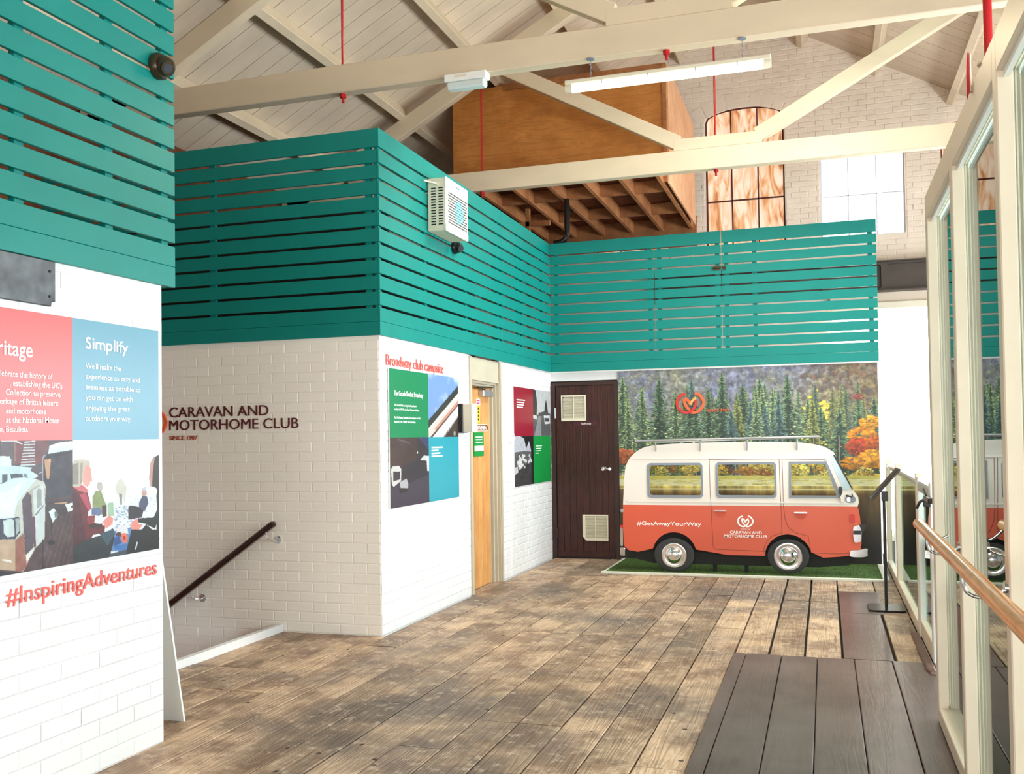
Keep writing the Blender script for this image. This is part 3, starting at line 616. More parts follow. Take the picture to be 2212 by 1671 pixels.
screen('slat_screen', 'far teal slat screen above the forest mural and staff door', 'x', 11.155, [(-3.0985, -1.845), (-1.845, -1.083), (-1.083, .565)], [-3.03, -1.90, -1.79, -1.13, -1.03, -.72, .50])
lt = thing('gate_latch', 'small rusty latch bolted across the seam of the far teal screen', 'latch', loc=(-1.1, 11.14, 3.33))
part('bolt', B().cyl((-1.19, 11.14, 3.325), (-1.03, 11.14, 3.325), .008, n=10).me('bolt'), M_bronze, lt); part('plate', B().box((-1.17, 11.148, 3.30), (-1.10, 11.155, 3.35)).me('plate'), M_bronze, lt); part('keeper', B().box((-1.06, 11.14, 3.305), (-1.03, 11.155, 3.345)).me('keeper'), M_bronze, lt)

# ------------------------------------------------------------------ doors
d1 = struct('door_1', None); d1.location = (-3.2, 8.85, 0)
yl, yr = D1
bx('door_lining', (-3.262, yl, 0), (-3.118, yl+.05, 2.20), M_beige, d1); 
for k, (dx, dy) in enumerate(((0, .022), (-.028, .048), (-.055, .074), (-.082, .11))): bx('door_lining', (-3.262, yr-dy, 0), (-3.118+dx, yr-dy+.028, 1.985+.0), M_beige, d1)
bx('architrave', (-3.122, yl-.035, 0), (-3.105, yl+.012, 2.2), M_beige, d1); bx('architrave', (-3.122, yr-.01, 0), (-3.105, yr+.03, 2.2), M_beige, d1)
bx('over_panel', (-3.22, yl+.02, 2.0), (-3.125, yr-.01, 2.2), M_beige, d1)
for k in range(3): bx('door_lining', (-3.262, yl+.03, 1.985-.022*k), (-3.118-.03*k, yr-.02, 2.005-.02*k), M_beige, d1)
bx('threshold', (-3.3, yl, -.03), (-3.09, yr, .002), M_plank, d1)
lf = bx('door_leaf', (-3.245, yl+.05, .006), (-3.20, yr-.10, 1.94), M_pine, d1)
for k in range(6):
    a = yl+.052+k*(.70/6); bx('board', (-3.201, a+.001, .008), (-3.198, a+.70/6-.001, 1.938), M_pine, lf)
cl = part('door_closer', B().box((-3.197, 8.86, 1.845), (-3.14, 9.13, 1.905), None, .004).me('door_closer'), M_alu, d1)
part('closer_arm', B().tube([(-3.16, 8.93, 1.912), (-3.13, 8.66, 1.925), (-3.15, 9.14, 1.94)], .008, 8).cyl((-3.165, 8.93, 1.90), (-3.165, 8.93, 1.92), .018, n=12).me('closer_arm'), M_bronze, cl)
pl = thing('door_plaque', 'brown enamel plaque reading GENTLEMEN on the pine door', 'plaque', loc=(-3.19, 8.9, 1.54))
plq = [(8.655, 1.505), (9.06, 1.505), (9.09, 1.515), (9.10, 1.53), (9.12, 1.541), (9.10, 1.552), (9.09, 1.567), (9.06, 1.577), (8.655, 1.577)]
part('rim', shape('rim', [plq], 'yz', -3.186, .012), M_ivory, pl)
part('enamel', shape('enamel', [[(8.853+(a-8.853)*.955, 1.541+(b-1.541)*.78) for a, b in plq]], 'yz', -3.183, .004), M_signb, pl); part('lettering', text('GENTLEMEN.', 'yz', -3.183, 8.69, 1.524, .035, .35, .001, .03), M_txtw, pl)
gs_ = thing('door_notice', 'small green notice below the GENTLEMEN plaque', 'notice', loc=(-3.19, 8.85, 1.38))
part('card', B().box((-3.196, 8.70, 1.265), (-3.190, 8.975, 1.495)).me('card'), M_pgreen2, gs_); part('white_panel', B().box((-3.190, 8.71, 1.315), (-3.1885, 8.965, 1.365)).me('white_panel'), M_txtw, gs_)
part('lines_of_print', join([B().box((-3.190, 8.745, z), (-3.1885, 8.93, z+.010)).me('l') for z in (1.445, 1.42, 1.395)], 'lines'), M_txtw, gs_)
ys_ = thing('door_sticker', 'tall yellow sticker on the pine door beside the white alarm box', 'sticker', loc=(-3.19, 8.85, 1.68))
part('card', B().box((-3.196, 8.79, 1.59), (-3.192, 8.875, 1.755)).me('card'), M_yel, ys_); part('marks', join([B().box((-3.192, 8.82, z), (-3.191, 8.845, z+.022)).me('m') for z in (1.61, 1.645, 1.68, 1.715)], 'marks'), M_black, ys_)
pk = thing('door_sticker', 'white and pink sticker above the yellow one on the pine door', 'sticker', loc=(-3.19, 8.85, 1.8))
part('card', B().box((-3.196, 8.785, 1.76), (-3.192, 8.89, 1.82)).me('card'), M_white, pk); part('marks', B().box((-3.192, 8.80, 1.77), (-3.191, 8.875, 1.784)).box((-3.192, 8.80, 1.795), (-3.191, 8.875, 1.81)).me('marks'), M_pink, pk)

d2 = struct('door_2', None); d2.location = (-2.72, 11.2, 0)
part('door_frame', shape('door_frame', [[(-3.118, 0), (-3.06, 0), (-3.06, 2.045), (-2.345, 2.045), (-2.345, 0), (-2.305, 0), (-2.305, 2.085), (-3.118, 2.085)]], 'xz', 11.165, .06), M_brownp, d2)
part('stop', B().box((-3.06, 11.19, .0), (-3.05, 11.21, 2.045)).box((-2.36, 11.17, 0), (-2.345, 11.2, 2.045)).me('stop'), M_brownp, d2)
nb = 9; bwid = (.70-.0)/nb
for k in range(nb): bx('board', (-3.052+k*.0775+.0012, 11.178, .03), (-3.052+(k+1)*.0775-.0012, 11.20, 2.04), M_brown, d2, .0025)
bx('bottom_rail', (-3.052, 11.170, .02), (-2.352, 11.2, .085), M_brown, d2, .002)
for z in (1.72, .30): part('hinge', B().box((-3.068, 11.155, z-.06), (-3.048, 11.168, z+.06)).cyl((-3.06, 11.152, z-.06), (-3.06, 11.152, z+.06), .007, n=8).me('hinge'), M_alu if z > 1 else M_brownp, d2)
kn = part('door_knob', B().lathe([(.026, 0), (.026, .006), (.012, .01), (.012, .035), (.026, .045), (.03, .058), (.024, .072), (.008, .078)], Matrix.Translation((-2.475, 11.178, 1.06)) @ Matrix.Rotation(R(90), 4, 'X'), 20).me('door_knob', True), M_chrome, d2)
part('lock', B().cyl((-2.41, 11.178, 1.055), (-2.41, 11.166, 1.055), .018, n=20).box((-2.45, 11.17, 1.05), (-2.42, 11.178, 1.06)).me('lock'), M_chrome, d2)
def grille(x0, x1, z0, z1, label, chip=False):
    t = thing('vent_grille', label, 'vent', loc=((x0+x1)/2, 11.17, z0)); o = [(x0, z0), (x1, z0), (x1, z1), (x0, z1)]
    if chip: o = [(x0+.04, z0), (x1, z0), (x1, z1), (x0, z1), (x0, z0+.05)]
    xm = (x0+x1)/2
    part('grille_frame', shape('grille_frame', [o, rect(x0+.035 if chip else x0+.015, z0+.03, xm-.005, z1-.018), rect(xm+.005, z0+.03, x1-.015, z1-.018)], 'xz', 11.158, .014), M_ivory, t)
    n = 18
    for k in range(n):
        z = z0+.035+(z1-z0-.06)*k/n; part('louvre', B().box((x0+.02+(.015 if chip and k < 3 else 0), 11.160, z), (x1-.018, 11.172, z+.004), Matrix.Rotation(R(35), 4, 'X')).me('louvre'), M_ivory, t)
    part('back_plate', B().box((x0+.03, 11.174, z0+.03), (x1-.01, 11.177, z1-.01)).me('back_plate'), M_beige, t)
grille(-2.985, -2.685, 1.625, 1.93, 'square louvred vent near the top of the brown staff door')
grille(-2.745, -2.44, .215, .52, 'square louvred vent with a broken corner low on the brown door', True)
so = thing('staff_sign', 'small maroon sign reading Staff only under the upper vent', 'sign', loc=(-2.7, 11.17, 1.59)); part('plate', B().box((-2.845, 11.172, 1.56), (-2.55, 11.177, 1.615)).me('plate'), paint('sign_maroon', (66, 16, 30), .4), so); part('lettering', text('Staff only', 'xz', 11.172, -2.745, 1.580, .022, .12, .001), M_txtw, so)

# ------------------------------------------------------------------ lettering on walls
def split_letters(root, m, mat, label=None):
    """raised letters are separate pieces on the wall: one part each (dots stay with their stems)"""
    b = bmesh.new(); b.from_mesh(m); seen = set(); isl = []
    for v in b.verts:
        if v in seen: continue
        st, g = [v], []; seen.add(v)
        while st:
            q = st.pop(); g.append(q)
            for e in q.link_edges:
                o = e.other_vert(q)
                if o not in seen: seen.add(o); st.append(o)
        isl.append(g)
    axis = 0 if max(v.co.x for v in b.verts)-min(v.co.x for v in b.verts) > .1 else 1
    isl = [[min(v.co[axis] for v in g), max(v.co[axis] for v in g), {v.index for v in g}] for g in isl]; isl.sort(key=lambda t: t[0]); out = []
    for g in isl:
        if out and g[1] < out[-1][1]+.002 and g[0] >= out[-1][0]-.002 or (out and (g[0]+g[1])/2 < out[-1][1] and (g[0]+g[1])/2 > out[-1][0] and g[1]-g[0] < .03): out[-1][2] |= g[2]; out[-1][1] = max(out[-1][1], g[1])
        else: out.append(g)
    b.verts.ensure_lookup_table(); b.faces.ensure_lookup_table()
    for x0, x1, ids in out:
        mp = {}; vs = []; fs = []
        for i in sorted(ids): mp[i] = len(vs); vs.append(b.verts[i].co[:])
        for f in b.faces:
            if f.verts[0].index in ids: fs.append([mp[v.index] for v in f.verts])
        q = bpy.data.meshes.new('letter'); q.from_pydata(vs, [], fs); part('letter', q, mat, root, label)
    b.free(); bpy.data.meshes.remove(m)
def letters(name, label, meshes, mat, loc):
    t = thing(name, label, 'lettering', loc=loc)
    for m in meshes: split_letters(t, m, mat)
    return t
letters('wall_lettering', 'raised coral lettering #InspiringAdventures under the near wall panel', [text('#InspiringAdventures', 'yz', -3.078, 3.03, .815, .072, .90, .006, .0)], M_txtr, (-3.07, 3.5, .85))
letters('wall_lettering', 'raised coral lettering Broadway club campsite above the green panel', [text('Broadway club campsite', 'yz', -3.119, 6.61, 2.00, .086, 1.145, .006, .0)], M_txtr, (-3.11, 7.2, 2.03))
cl_ = thing('wall_lettering', 'raised maroon lettering CARAVAN AND MOTORHOME CLUB on the stair wall', 'lettering', loc=(-4.4, 6.5, 1.6))
split_letters(cl_, text('CARAVAN AND', 'xz', 6.501, -4.955, 1.640, .083, .90, .008, .0), M_txtd); split_letters(cl_, text('MOTORHOME CLUB', 'xz', 6.501, -4.955, 1.538, .083, 1.16, .008, .0), M_txtd)
split_letters(cl_, text('SINCE 1907', 'xz', 6.501, -4.955, 1.462, .034, .26, .006, .01), M_txtb, 'brick red small letter')
LC = [(510, 225), (400, 260), (310, 345), (278, 470), (305, 600), (395, 695), (530, 742), (650, 705), (740, 620), (790, 520), (800, 400)]
RC = [(770, 210), (880, 250), (965, 345), (1008, 470), (965, 600), (880, 690), (770, 742), (660, 735)]
IN = [(620, 665), (545, 590), (495, 500), (480, 400), (510, 325)]; MD = [(505, 340), (590, 415), (655, 525)]; MU = [(640, 525), (690, 425), (800, 330)]
def logo(root, plane, at, cu_, cv_, width, mats, thick=.012):
    s = width/810.0; f = lambda P: [(cu_+(x-640)*s, cv_-(y-475)*s) for x, y in P]
    for i, (P, m) in enumerate(((RC, mats[1]), (IN, mats[1]), (MD, mats[1]), (MU, mats[2]), (LC, mats[0]))):
        part('stroke', ribbon('stroke', smooth(f(P), 4) if len(P) > 3 else f(P), 74*s, plane, at-(i*.0006 if plane == 'xz' else 0), thick), m, root)
lg = thing('club_emblem', 'coral looped emblem partly hidden left of the stair wall lettering', 'emblem', loc=(-5.14, 6.5, 1.6)); logo(lg, 'xz', 6.488, -5.12, 1.60, .29, (M_txtr, M_or2, M_or3))

# ------------------------------------------------------------------ near wall panel (left wall)
def mapA(pts):   # crop units of the lower pictures -> u,v of each print
    out = []
    for x, y in pts:
        bot = 1694-.165*x; v = (y-8)/(bot-8)
        u = .336+.664*x/895 if True else 0
        out.append((u, v))
    return out
def mapB(pts): return [((x-895)/1085.0, (y-8)/(1694-.165*x-8)) for x, y in pts]
def pic_caravan():
    c = Cv(300, 280, (66, 62, 70)); a = c.noise(6, 2)
    P = lambda pts, col, al=1: c.poly(mapA(pts), col, al)
    P([(-460, 0), (900, 0), (900, 500), (-460, 500)], (84, 74, 84)); P([(130, 0), (560, 0), (500, 300), (130, 300)], (120, 70, 80))
    for k in range(9): P([(270-k*6, 20+36*k), (400, 15+36*k), (400, 30+36*k), (262-k*6, 38+36*k)], (196, 208, 212))
    P([(400, 0), (560, 0), (560, 120), (500, 190), (390, 260)], (110, 70, 76)); P([(-460, 20), (-50, 20), (-50, 250), (-460, 250)], (70, 62, 74))
    P([(-10, 10), (150, 40), (150, 270), (-10, 260)], (90, 82, 92)); P([(140, 20), (165, 40), (165, 270), (140, 270)], (140, 108, 96)); P([(-10, 0), (150, 0), (245, 50), (235, 60), (140, 20), (-10, 20)], (214, 226, 232))
    P([(580, 80), (895, 30), (895, 160), (560, 190)], (214, 232, 238)); P([(580, 80), (700, 40), (880, 25), (880, 60), (620, 120)], (235, 246, 250))
    P([(490, 260), (560, 180), (895, 130), (895, 800), (560, 820), (510, 520)], (58, 58, 70)); P([(540, 195), (895, 150), (895, 170), (500, 250)], (40, 42, 50))
    P([(510, 250), (600, 240), (575, 495), (545, 490)], (196, 150, 116)); P([(440, 420), (500, 395), (500, 405), (440, 430)], (190, 190, 190)); P([(486, 240), (500, 200), (540, 190), (500, 240), (500, 520), (486, 520)], (150, 158, 166))
    P([(-460, 300), (0, 210), (110, 240), (110, 320), (370, 350), (330, 380), (440, 450), (400, 480), (-460, 600)], (196, 222, 230)); P([(-20, 200), (90, 205), (105, 320), (-20, 330)], (214, 232, 238))
    P([(0, 430), (65, 425), (60, 530), (0, 540)], (70, 84, 94)); P([(95, 425), (240, 425), (250, 480), (110, 500)], (76, 88, 98)); P([(255, 420), (290, 430), (310, 480), (265, 470)], (120, 130, 140))
    P([(-460, 900), (900, 700), (900, 1700), (-460, 1700)], (74, 56, 60))
    for k in range(14): P([(420+k*70, 1700), (700+k*60, 900), (708+k*60, 900), (432+k*70, 1700)], (104, 82, 84), .7)
    c.a += a*30
    P([(500, 800), (900, 720), (900, 900), (560, 1000)], (56, 50, 58)); 
    P([(0, 545), (130, 480), (240, 470), (400, 490), (510, 525), (535, 600), (520, 780), (515, 1240), (400, 1350), (250, 1640), (0, 1560)], (176, 172, 160))
    P([(-460, 560), (0, 545), (140, 475), (260, 472), (420, 495), (300, 620), (200, 760), (140, 985), (-460, 960)], (206, 230, 238)); P([(-460, 760), (60, 640), (240, 520), (170, 720), (130, 960), (-460, 940)], (226, 242, 248))
    P([(130, 985), (180, 780), (300, 620), (420, 500), (515, 530), (530, 600), (500, 620), (440, 560), (320, 640), (235, 760), (250, 1150), (160, 1240)], (196, 202, 196))
    P([(235, 750), (300, 650), (350, 700), (375, 1340), (275, 1440)], (84, 72, 86)); P([(365, 630), (500, 560), (525, 800), (515, 1230), (410, 1335)], (200, 212, 214)); P([(415, 650), (440, 600), (475, 620), (480, 820), (420, 860)], (150, 158, 158)); P([(395, 930), (515, 800), (515, 815), (405, 950)], (120, 120, 126)); P([(345, 960), (395, 960), (405, 1330), (380, 1340)], (96, 66, 80))
    P([(-460, 1000), (0, 985), (200, 960), (215, 1150), (150, 1235), (40, 1235), (-460, 1200)], (58, 62, 84)); P([(15, 1000), (100, 985), (140, 1000), (145, 1200), (60, 1210), (20, 1160)], (196, 214, 216)); P([(155, 985), (200, 975), (205, 1130), (165, 1190)], (160, 176, 176))
    P([(-460, 1250), (40, 1240), (160, 1250), (160, 1630), (-460, 1560)], (186, 160, 134)); P([(155, 1250), (255, 1170), (280, 1440), (385, 1345), (300, 1560), (230, 1645), (155, 1630)], (150, 96, 84)); P([(280, 1440), (385, 1340), (385, 1365), (290, 1540)], (218, 222, 218)); P([(0, 1480), (105, 1500), (120, 1530), (0, 1500)], (220, 222, 222))
    P([(-460, 1600), (170, 1640), (250, 1660), (200, 1700), (-460, 1700)], (42, 40, 50))
    P([(570, 900), (635, 855), (695, 940), (620, 1035)], (216, 230, 232)); P([(785, 810), (890, 785), (900, 880), (825, 905)], (220, 226, 224)); P([(595, 1000), (612, 1000), (610, 1270), (598, 1270)], (36, 34, 42)); P([(545, 1270), (600, 1245), (655, 1270), (640, 1310), (560, 1310)], (34, 32, 40)); P([(640, 790), (820, 780), (800, 800), (650, 800)], (190, 150, 120)); P([(485, 1240), (500, 1240), (500, 1620), (485, 1620)], (40, 36, 42)); P([(455, 1610), (520, 1570), (530, 1700), (450, 1700)], (34, 32, 40))
    c.a += c.noise(18, 12)*34; P([(640, 905), (680, 890), (690, 950), (650, 980)], (90, 110, 100)); P([(860, 830), (895, 820), (898, 850), (870, 850)], (60, 60, 60)); return c
def pic_beach():
    c = Cv(300, 280, (236, 242, 252)); P = lambda pts, col, al=1: c.poly(mapB(pts), col, al)
    P([(880, 850), (2000, 700), (2000, 1700), (880, 1700)], (226, 232, 240)); rs = np.random.RandomState(5)
    for k in range(160): x = rs.uniform(1380, 1700); y = rs.uniform(830, 1150); P([(x, y), (x+18, y-6), (x+26, y+10), (x+6, y+14)], [(150, 172, 200), (196, 210, 226), (120, 140, 168)][k % 3], .8)
    for k in range(120): x = rs.uniform(1560, 1960); y = rs.uniform(700, 960); P([(x, y), (x+16, y-4), (x+20, y+8), (x+4, y+10)], [(214, 220, 226), (190, 196, 206)][k % 2], .8)
    P([(1400, 600), (1430, 520), (1460, 500), (1500, 520), (1540, 600), (1530, 700), (1510, 820), (1490, 700), (1475, 820), (1450, 820), (1440, 700), (1410, 680)], (206, 206, 196)); P([(1440, 680), (1480, 690), (1480, 820), (1462, 830)], (130, 134, 130))
    P([(1180, 540), (1230, 540), (1245, 620), (1220, 660), (1170, 620)], (178, 176, 170)); P([(1120, 720), (1160, 640), (1220, 640), (1260, 760), (1290, 840), (1280, 960), (1220, 940), (1120, 860)], (134, 148, 96)); P([(1110, 860), (1200, 850), (1240, 900), (1200, 960), (1110, 940)], (96, 110, 150)); P([(1230, 830), (1290, 820), (1290, 960), (1240, 980)], (76, 50, 48))
    P([(1300, 800), (1370, 790), (1380, 960), (1300, 960)], (140, 178, 140), .8)
    P([(1740, 630), (1800, 610), (1810, 700), (1770, 720), (1735, 700)], (196, 150, 140)); P([(1735, 620), (1800, 600), (1800, 650), (1750, 645)], (190, 196, 216)); P([(1700, 800), (1750, 710), (1810, 720), (1830, 800), (1780, 900), (1700, 930)], (66, 76, 106)); P([(1560, 850), (1590, 830), (1700, 850), (1760, 900), (1740, 980), (1560, 1010)], (40, 42, 50))
    P([(1380, 1150), (1600, 1100), (1590, 1400), (1340, 1400), (1370, 1240)], (92, 132, 186)); P([(1380, 1230), (1440, 1210), (1470, 1300), (1380, 1330)], (40, 76, 140)); P([(1380, 1330), (1540, 1310), (1530, 1400), (1380, 1370)], (52, 110, 180)); P([(1420, 1120), (1540, 1060), (1560, 1180), (1400, 1180)], (220, 220, 224)); P([(1400, 1170), (1460, 1160), (1470, 1220), (1400, 1210)], (70, 44, 40)); P([(1475, 1180), (1520, 1170), (1555, 1220), (1540, 1290), (1500, 1300), (1470, 1250)], (226, 108, 76)); P([(1495, 1210), (1520, 1210), (1520, 1260), (1500, 1260)], (150, 40, 34))
    P([(1330, 1430), (1560, 1370), (1560, 1470), (1320, 1500)], (60, 72, 84))
    P([(895, 590), (960, 600), (1060, 660), (1110, 860), (1070, 900), (1060, 1010), (1200, 1060), (1270, 1080), (1260, 1170), (1130, 1190), (1040, 1330), (895, 1500)], (100, 34, 44)); P([(970, 690), (1040, 660), (1110, 860), (1075, 900)], (176, 66, 84)); P([(1060, 960), (1150, 950), (1140, 1050), (1070, 1060)], (140, 50, 50)); P([(1080, 1060), (1240, 1050), (1200, 1120), (1090, 1110)], (58, 40, 30)); P([(895, 640), (960, 680), (1000, 980), (1060, 1330), (895, 1540)], (66, 28, 38), .75)
    P([(895, 590), (960, 560), (1020, 580), (1070, 640), (1050, 670), (960, 640)], (206, 104, 112)); P([(1000, 330), (1080, 320), (1110, 390), (1105, 440), (1120, 520), (1095, 530), (1090, 560), (1060, 600), (1010, 560)], (230, 160, 150)); P([(895, 300), (920, 260), (1000, 250), (1080, 270), (1100, 320), (1040, 330), (1020, 420), (1000, 560), (960, 600), (895, 590)], (196, 188, 176)); P([(895, 320), (960, 290), (960, 560), (895, 560)], (120, 116, 110), .7); P([(980, 300), (1010, 290), (1000, 540), (975, 560)], (150, 140, 130), .8)
    P([(1240, 1030), (1320, 950), (1370, 990), (1360, 1060), (1280, 1120)], (226, 140, 130)); P([(895, 1330), (1040, 1250), (1280, 1180), (1360, 1110), (1390, 1160), (1370, 1300), (1320, 1480), (895, 1570)], (34, 46, 52)); P([(1200, 1180), (1380, 1120), (1390, 1180), (1300, 1330)], (52, 80, 96))
    P([(1840, 500), (1860, 300), (1900, 240), (1985, 200), (1985, 720), (1940, 620), (1900, 600), (1860, 600)], (40, 34, 36)); P([(1840, 480), (1865, 290), (1920, 230), (1890, 420), (1880, 600), (1855, 590)], (190, 140, 126)); P([(1985, 560), (1985, 1400), (1530, 1450), (1540, 1360), (1600, 1130), (1740, 1130), (1800, 1060), (1680, 1040), (1690, 990), (1900, 980), (1950, 880), (1940, 700)], (24, 28, 32)); P([(1590, 1050), (1660, 1000), (1690, 1000), (1690, 1060), (1750, 1070), (1700, 1130), (1600, 1130)], (226, 140, 124)); P([(1640, 1390), (1670, 1280), (1685, 1290), (1660, 1370)], (200, 214, 214)); P([(1800, 1070), (1920, 1120), (1940, 1060), (1940, 1130), (1880, 1130)], (226, 230, 226)); c.a += c.noise(22, 13)*22; return c
def panel(name, label, X, y0, ym, y1, z0, zm, z1, tl, tr, blc, brc, th=.012):
    t = thing(name, label, 'information board', loc=(X, (y0+y1)/2, z0)); q = ((y0, ym, zm, z1, tl, 'upper_left'), (ym, y1, zm, z1, tr, 'upper_right'), (y0, ym, z0, zm, blc, 'lower_left'), (ym, y1, z0, zm, brc, 'lower_right'))
    part('backing_board', B().box((X-th, y0, z0), (X-.0012, y1, z1)).me('backing_board'), M_white, t)
    for a, b, c, d, m, nm in q:
        if isinstance(m, Cv): part('photograph', m.mesh('photograph', (X, a, d), (0, b-a, 0), (0, 0, c-d), .86), M_print, t)
        else: part('colour_field', B().box((X-.0012, a, c), (X, b, d)).me('colour_field'), m, t)
    return t
pa = panel('information_board', 'large near wall panel with Simplify text, a vintage caravan and beach picnic photos', -3.066, 2.812, 3.377, 3.940, .935, 1.462, 1.987, M_coral, M_sky, pic_caravan(), pic_beach())
XA = -3.0655
part('heading', join([text('Heritage', 'yz', XA, 0, 1.80, .062, None, .0015, .012, right=3.155)], 'h'), M_txtw, pa)
ln = [('celebrate the history of', 3.262), (', establishing the UK\'s', 3.315), ('Collection to preserve', 3.305), ('heritage of British leisure', 3.292), ('and motorhome', 3.225), ('at the National Motor', 3.300), ('Museum, Beaulieu.', 3.130)]
part('lettering', join([text(s, 'yz', XA, 0, 1.716-.0355*k*1.03, .0245, None, .0012, .004, right=r) for k, (s, r) in enumerate(ln)], 't'), M_txtw, pa)
part('heading', text('Simplify', 'yz', XA, 3.452, 1.862, .052, .272, .0015, .012), M_txtw, pa)
ln = [('We\'ll make the', .222), ('experience as easy and', .35), ('seamless as possible so', .355), ('you can get on with', .30), ('enjoying the great', .28), ('outdoors your way.', .29)]
part('lettering', join([text(s, 'yz', XA, 3.452, 1.775-.046*k, .0245, w_, .0012, .004) for k, (s, w_) in enumerate(ln)], 't'), M_txtw, pa)

# ------------------------------------------------------------------ green / cyan panel and maroon / green panel
def pic_shed():
    c = Cv(180, 150, (120, 160, 220)); n = c.noise(4, 3); c.a = np.clip(c.a+np.clip(n*3+.1, 0, 1)*[110, 80, 35], 0, 255)
    c.poly([(0, .74), (1, .14), (1, .30), (0, .90)], (40, 44, 42))
    for k in range(22): x = k/22; c.poly([(x, .76-.6*x), (x+.02, .70-.6*x), (x+.045, .74-.6*x)], (40, 44, 42))
    c.poly([(0, .86), (1, .26), (1, .36), (0, .97)], (226, 222, 214)); c.poly([(0, .90), (1, .33), (1, .44), (.1, 1), (0, 1)], (214, 206, 198)); c.poly([(.2, .86), (1, .38), (1, .45), (.24, .93)], (196, 120, 108), .75); c.poly([(.05, 1), (1, .44), (1, .47), (.12, 1)], (90, 60, 54))
    c.poly([(.12, 1), (1, .47), (1, .74), (.55, 1)], (226, 230, 232))
    for k in range(14): x = .50+.5*k/13; y = 1.02-.55*(x-.5)/.5*.62; c.poly([(x-.03, y+.06), (x, y-.07), (x+.03, y)], (56, 40, 36))
    c.poly([(.5, 1.02), (1, .68), (1, 1), (.5, 1)], (56, 40, 36)); c.ell(.86, .94, .04, .04, (150, 150, 140)); return c
def pic_night():
    c = Cv(180, 150, (48, 42, 52)); n = c.noise(8, 4); c.poly([(0, 0), (.68, 0), (.66, .3), (.55, .42), (0, .5)], (66, 48, 48)); c.a += n*22
    c.poly([(.70, 0), (1, 0), (1, .22), (.86, .10)], (52, 58, 100)); c.poly([(.2, .02), (.5, .08), (.5, .1), (.2, .04)], (96, 84, 84))
    c.poly([(0, .72), (1, .58), (1, 1), (0, 1)], (62, 58, 74)); c.poly([(.3, .42), (.9, .3), (1, .55), (.45, .68)], (44, 42, 54)); c.ell(.69, .23, .012, .015, (240, 236, 226))
    c.poly([(.76, .34), (.86, .28), (1, .29), (1, .50), (.95, .50), (.94, .36), (.80, .35)], (206, 208, 214)); c.poly([(.93, .3), (1, .29), (1, .52), (.95, .52)], (226, 226, 228))
    c.poly([(.02, .45), (.06, .41), (.22, .41), (.27, .46), (.26, .62), (.08, .70), (.04, .66)], (206, 206, 206)); c.poly([(.07, .48), (.24, .49), (.24, .6), (.07, .62)], (56, 52, 60))
    c.poly([(.22, .64), (.40, .60), (.44, .68), (.43, .74), (.26, .76)], (176, 178, 184)); c.poly([(.2, .72), (.42, .74), (.42, .79), (.22, .8)], (40, 38, 46)); return c
def pic_road():
    c = Cv(150, 150, (206, 208, 212)); c.poly([(0, .55), (1, .5), (1, 1), (0, 1)], (96, 98, 100)); c.poly([(0, 0), (.16, .02), (.24, .3), (.2, .55), (0, .6)], (56, 54, 54)); c.poly([(.62, .5), (.74, .18), (.86, .48), (.84, .58)], (40, 42, 44)); c.poly([(.3, .5), (.6, .46), (.95, .5), (.95, .56), (.3, .56)], (70, 72, 74))
    c.poly([(.3, .57), (.42, .57), (.45, 1), (.05, 1)], (150, 152, 156)); c.poly([(.60, .55), (.95, .54), (.97, .72), (.66, .74)], (226, 228, 230)); c.poly([(.64, .6), (.9, .6), (.9, .68), (.66, .68)], (70, 76, 86)); c.poly([(0, .55), (.2, .56), (.22, .64), (0, .62)], (220, 220, 222)); c.a += c.noise(20, 2)*40; return c
def pic_field():
    c = Cv(150, 150, (196, 200, 210)); c.poly([(0, .32), (.5, .30), (1, .33), (1, 1), (0, 1)], (96, 98, 100)); c.poly([(0, .6), (1, .55), (1, 1), (0, 1)], (66, 66, 68)); c.poly([(.3, 0), (1, 0), (1, 1), (.85, 1), (.86, .3), (.75, .1), (.6, .26), (.5, .05)], (26, 26, 28)); rs = np.random.RandomState(2)
    for k in range(26): x, y = rs.uniform(.02, .85), rs.uniform(.36, .62); c.poly([(x, y), (x+.07, y-.01), (x+.08, y+.04), (x+.01, y+.05)], (226, 226, 228))
    c.poly([(.2, .5), (.36, .46), (.4, .62), (.24, .68)], (230, 230, 232)); c.poly([(.02, .62), (.16, .60), (.18, .72), (.02, .76)], (214, 214, 218)); c.a += c.noise(24, 5)*60; return c
pg = panel('information_board', 'green and cyan square panel headed The Goods Shed at Broadway', -3.104, 6.636, 7.382, 8.066, .923, 1.455, 1.978, M_green, pic_shed(), pic_night(), M_cyan)
part('heading', text('The Goods Shed at Broadway', 'yz', -3.1035, 6.715, 1.775, .040, .56, .0012, .012), M_txtw, pg)
part('lettering', join([text(s, 'yz', -3.1035, 6.715, z, .017, w_, .001, .01) for s, z, w_ in (('The Goods Shed, serving Broadway Station', 1.695, .42), ('was built in 1904 for the Great Western Railway', 1.663, .46), ('The Old Station, Broadway Club campsite was first', 1.600, .50), ('featured in the 1980/81 Sites Directory', 1.568, .40))], 't'), M_txtw, pg)
part('lettering', join([B().box((-3.104, 7.44, z), (-3.1032, 7.44+w_, z+.012)).me('l') for z, w_ in ((1.362, .25), (1.338, .15), (1.314, .19), (1.290, .24))], 't'), M_txtw, pg)
pm = panel('information_board', 'maroon and green square panel beside the staff door', -3.108, 9.70, 10.402, 11.12, .92, 1.452, 1.978, M_maroon, pic_road(), pic_field(), M_pgreen2)
part('lettering', join([B().box((-3.108, 9.80, z), (-3.1072, 9.80+w_, z+.012)).me('l') for z, w_ in ((1.835, .30), (1.809, .27), (1.783, .25), (1.757, .22))], 't'), M_txtw, pm)
part('lettering', join([B().box((-3.108, 10.50, z), (-3.1072, 10.50+w_, z+.008)).me('l') for z, w_ in ((1.335, .24), (1.308, .21), (1.281, .18), (1.254, .12))], 't'), M_txtw, pm)

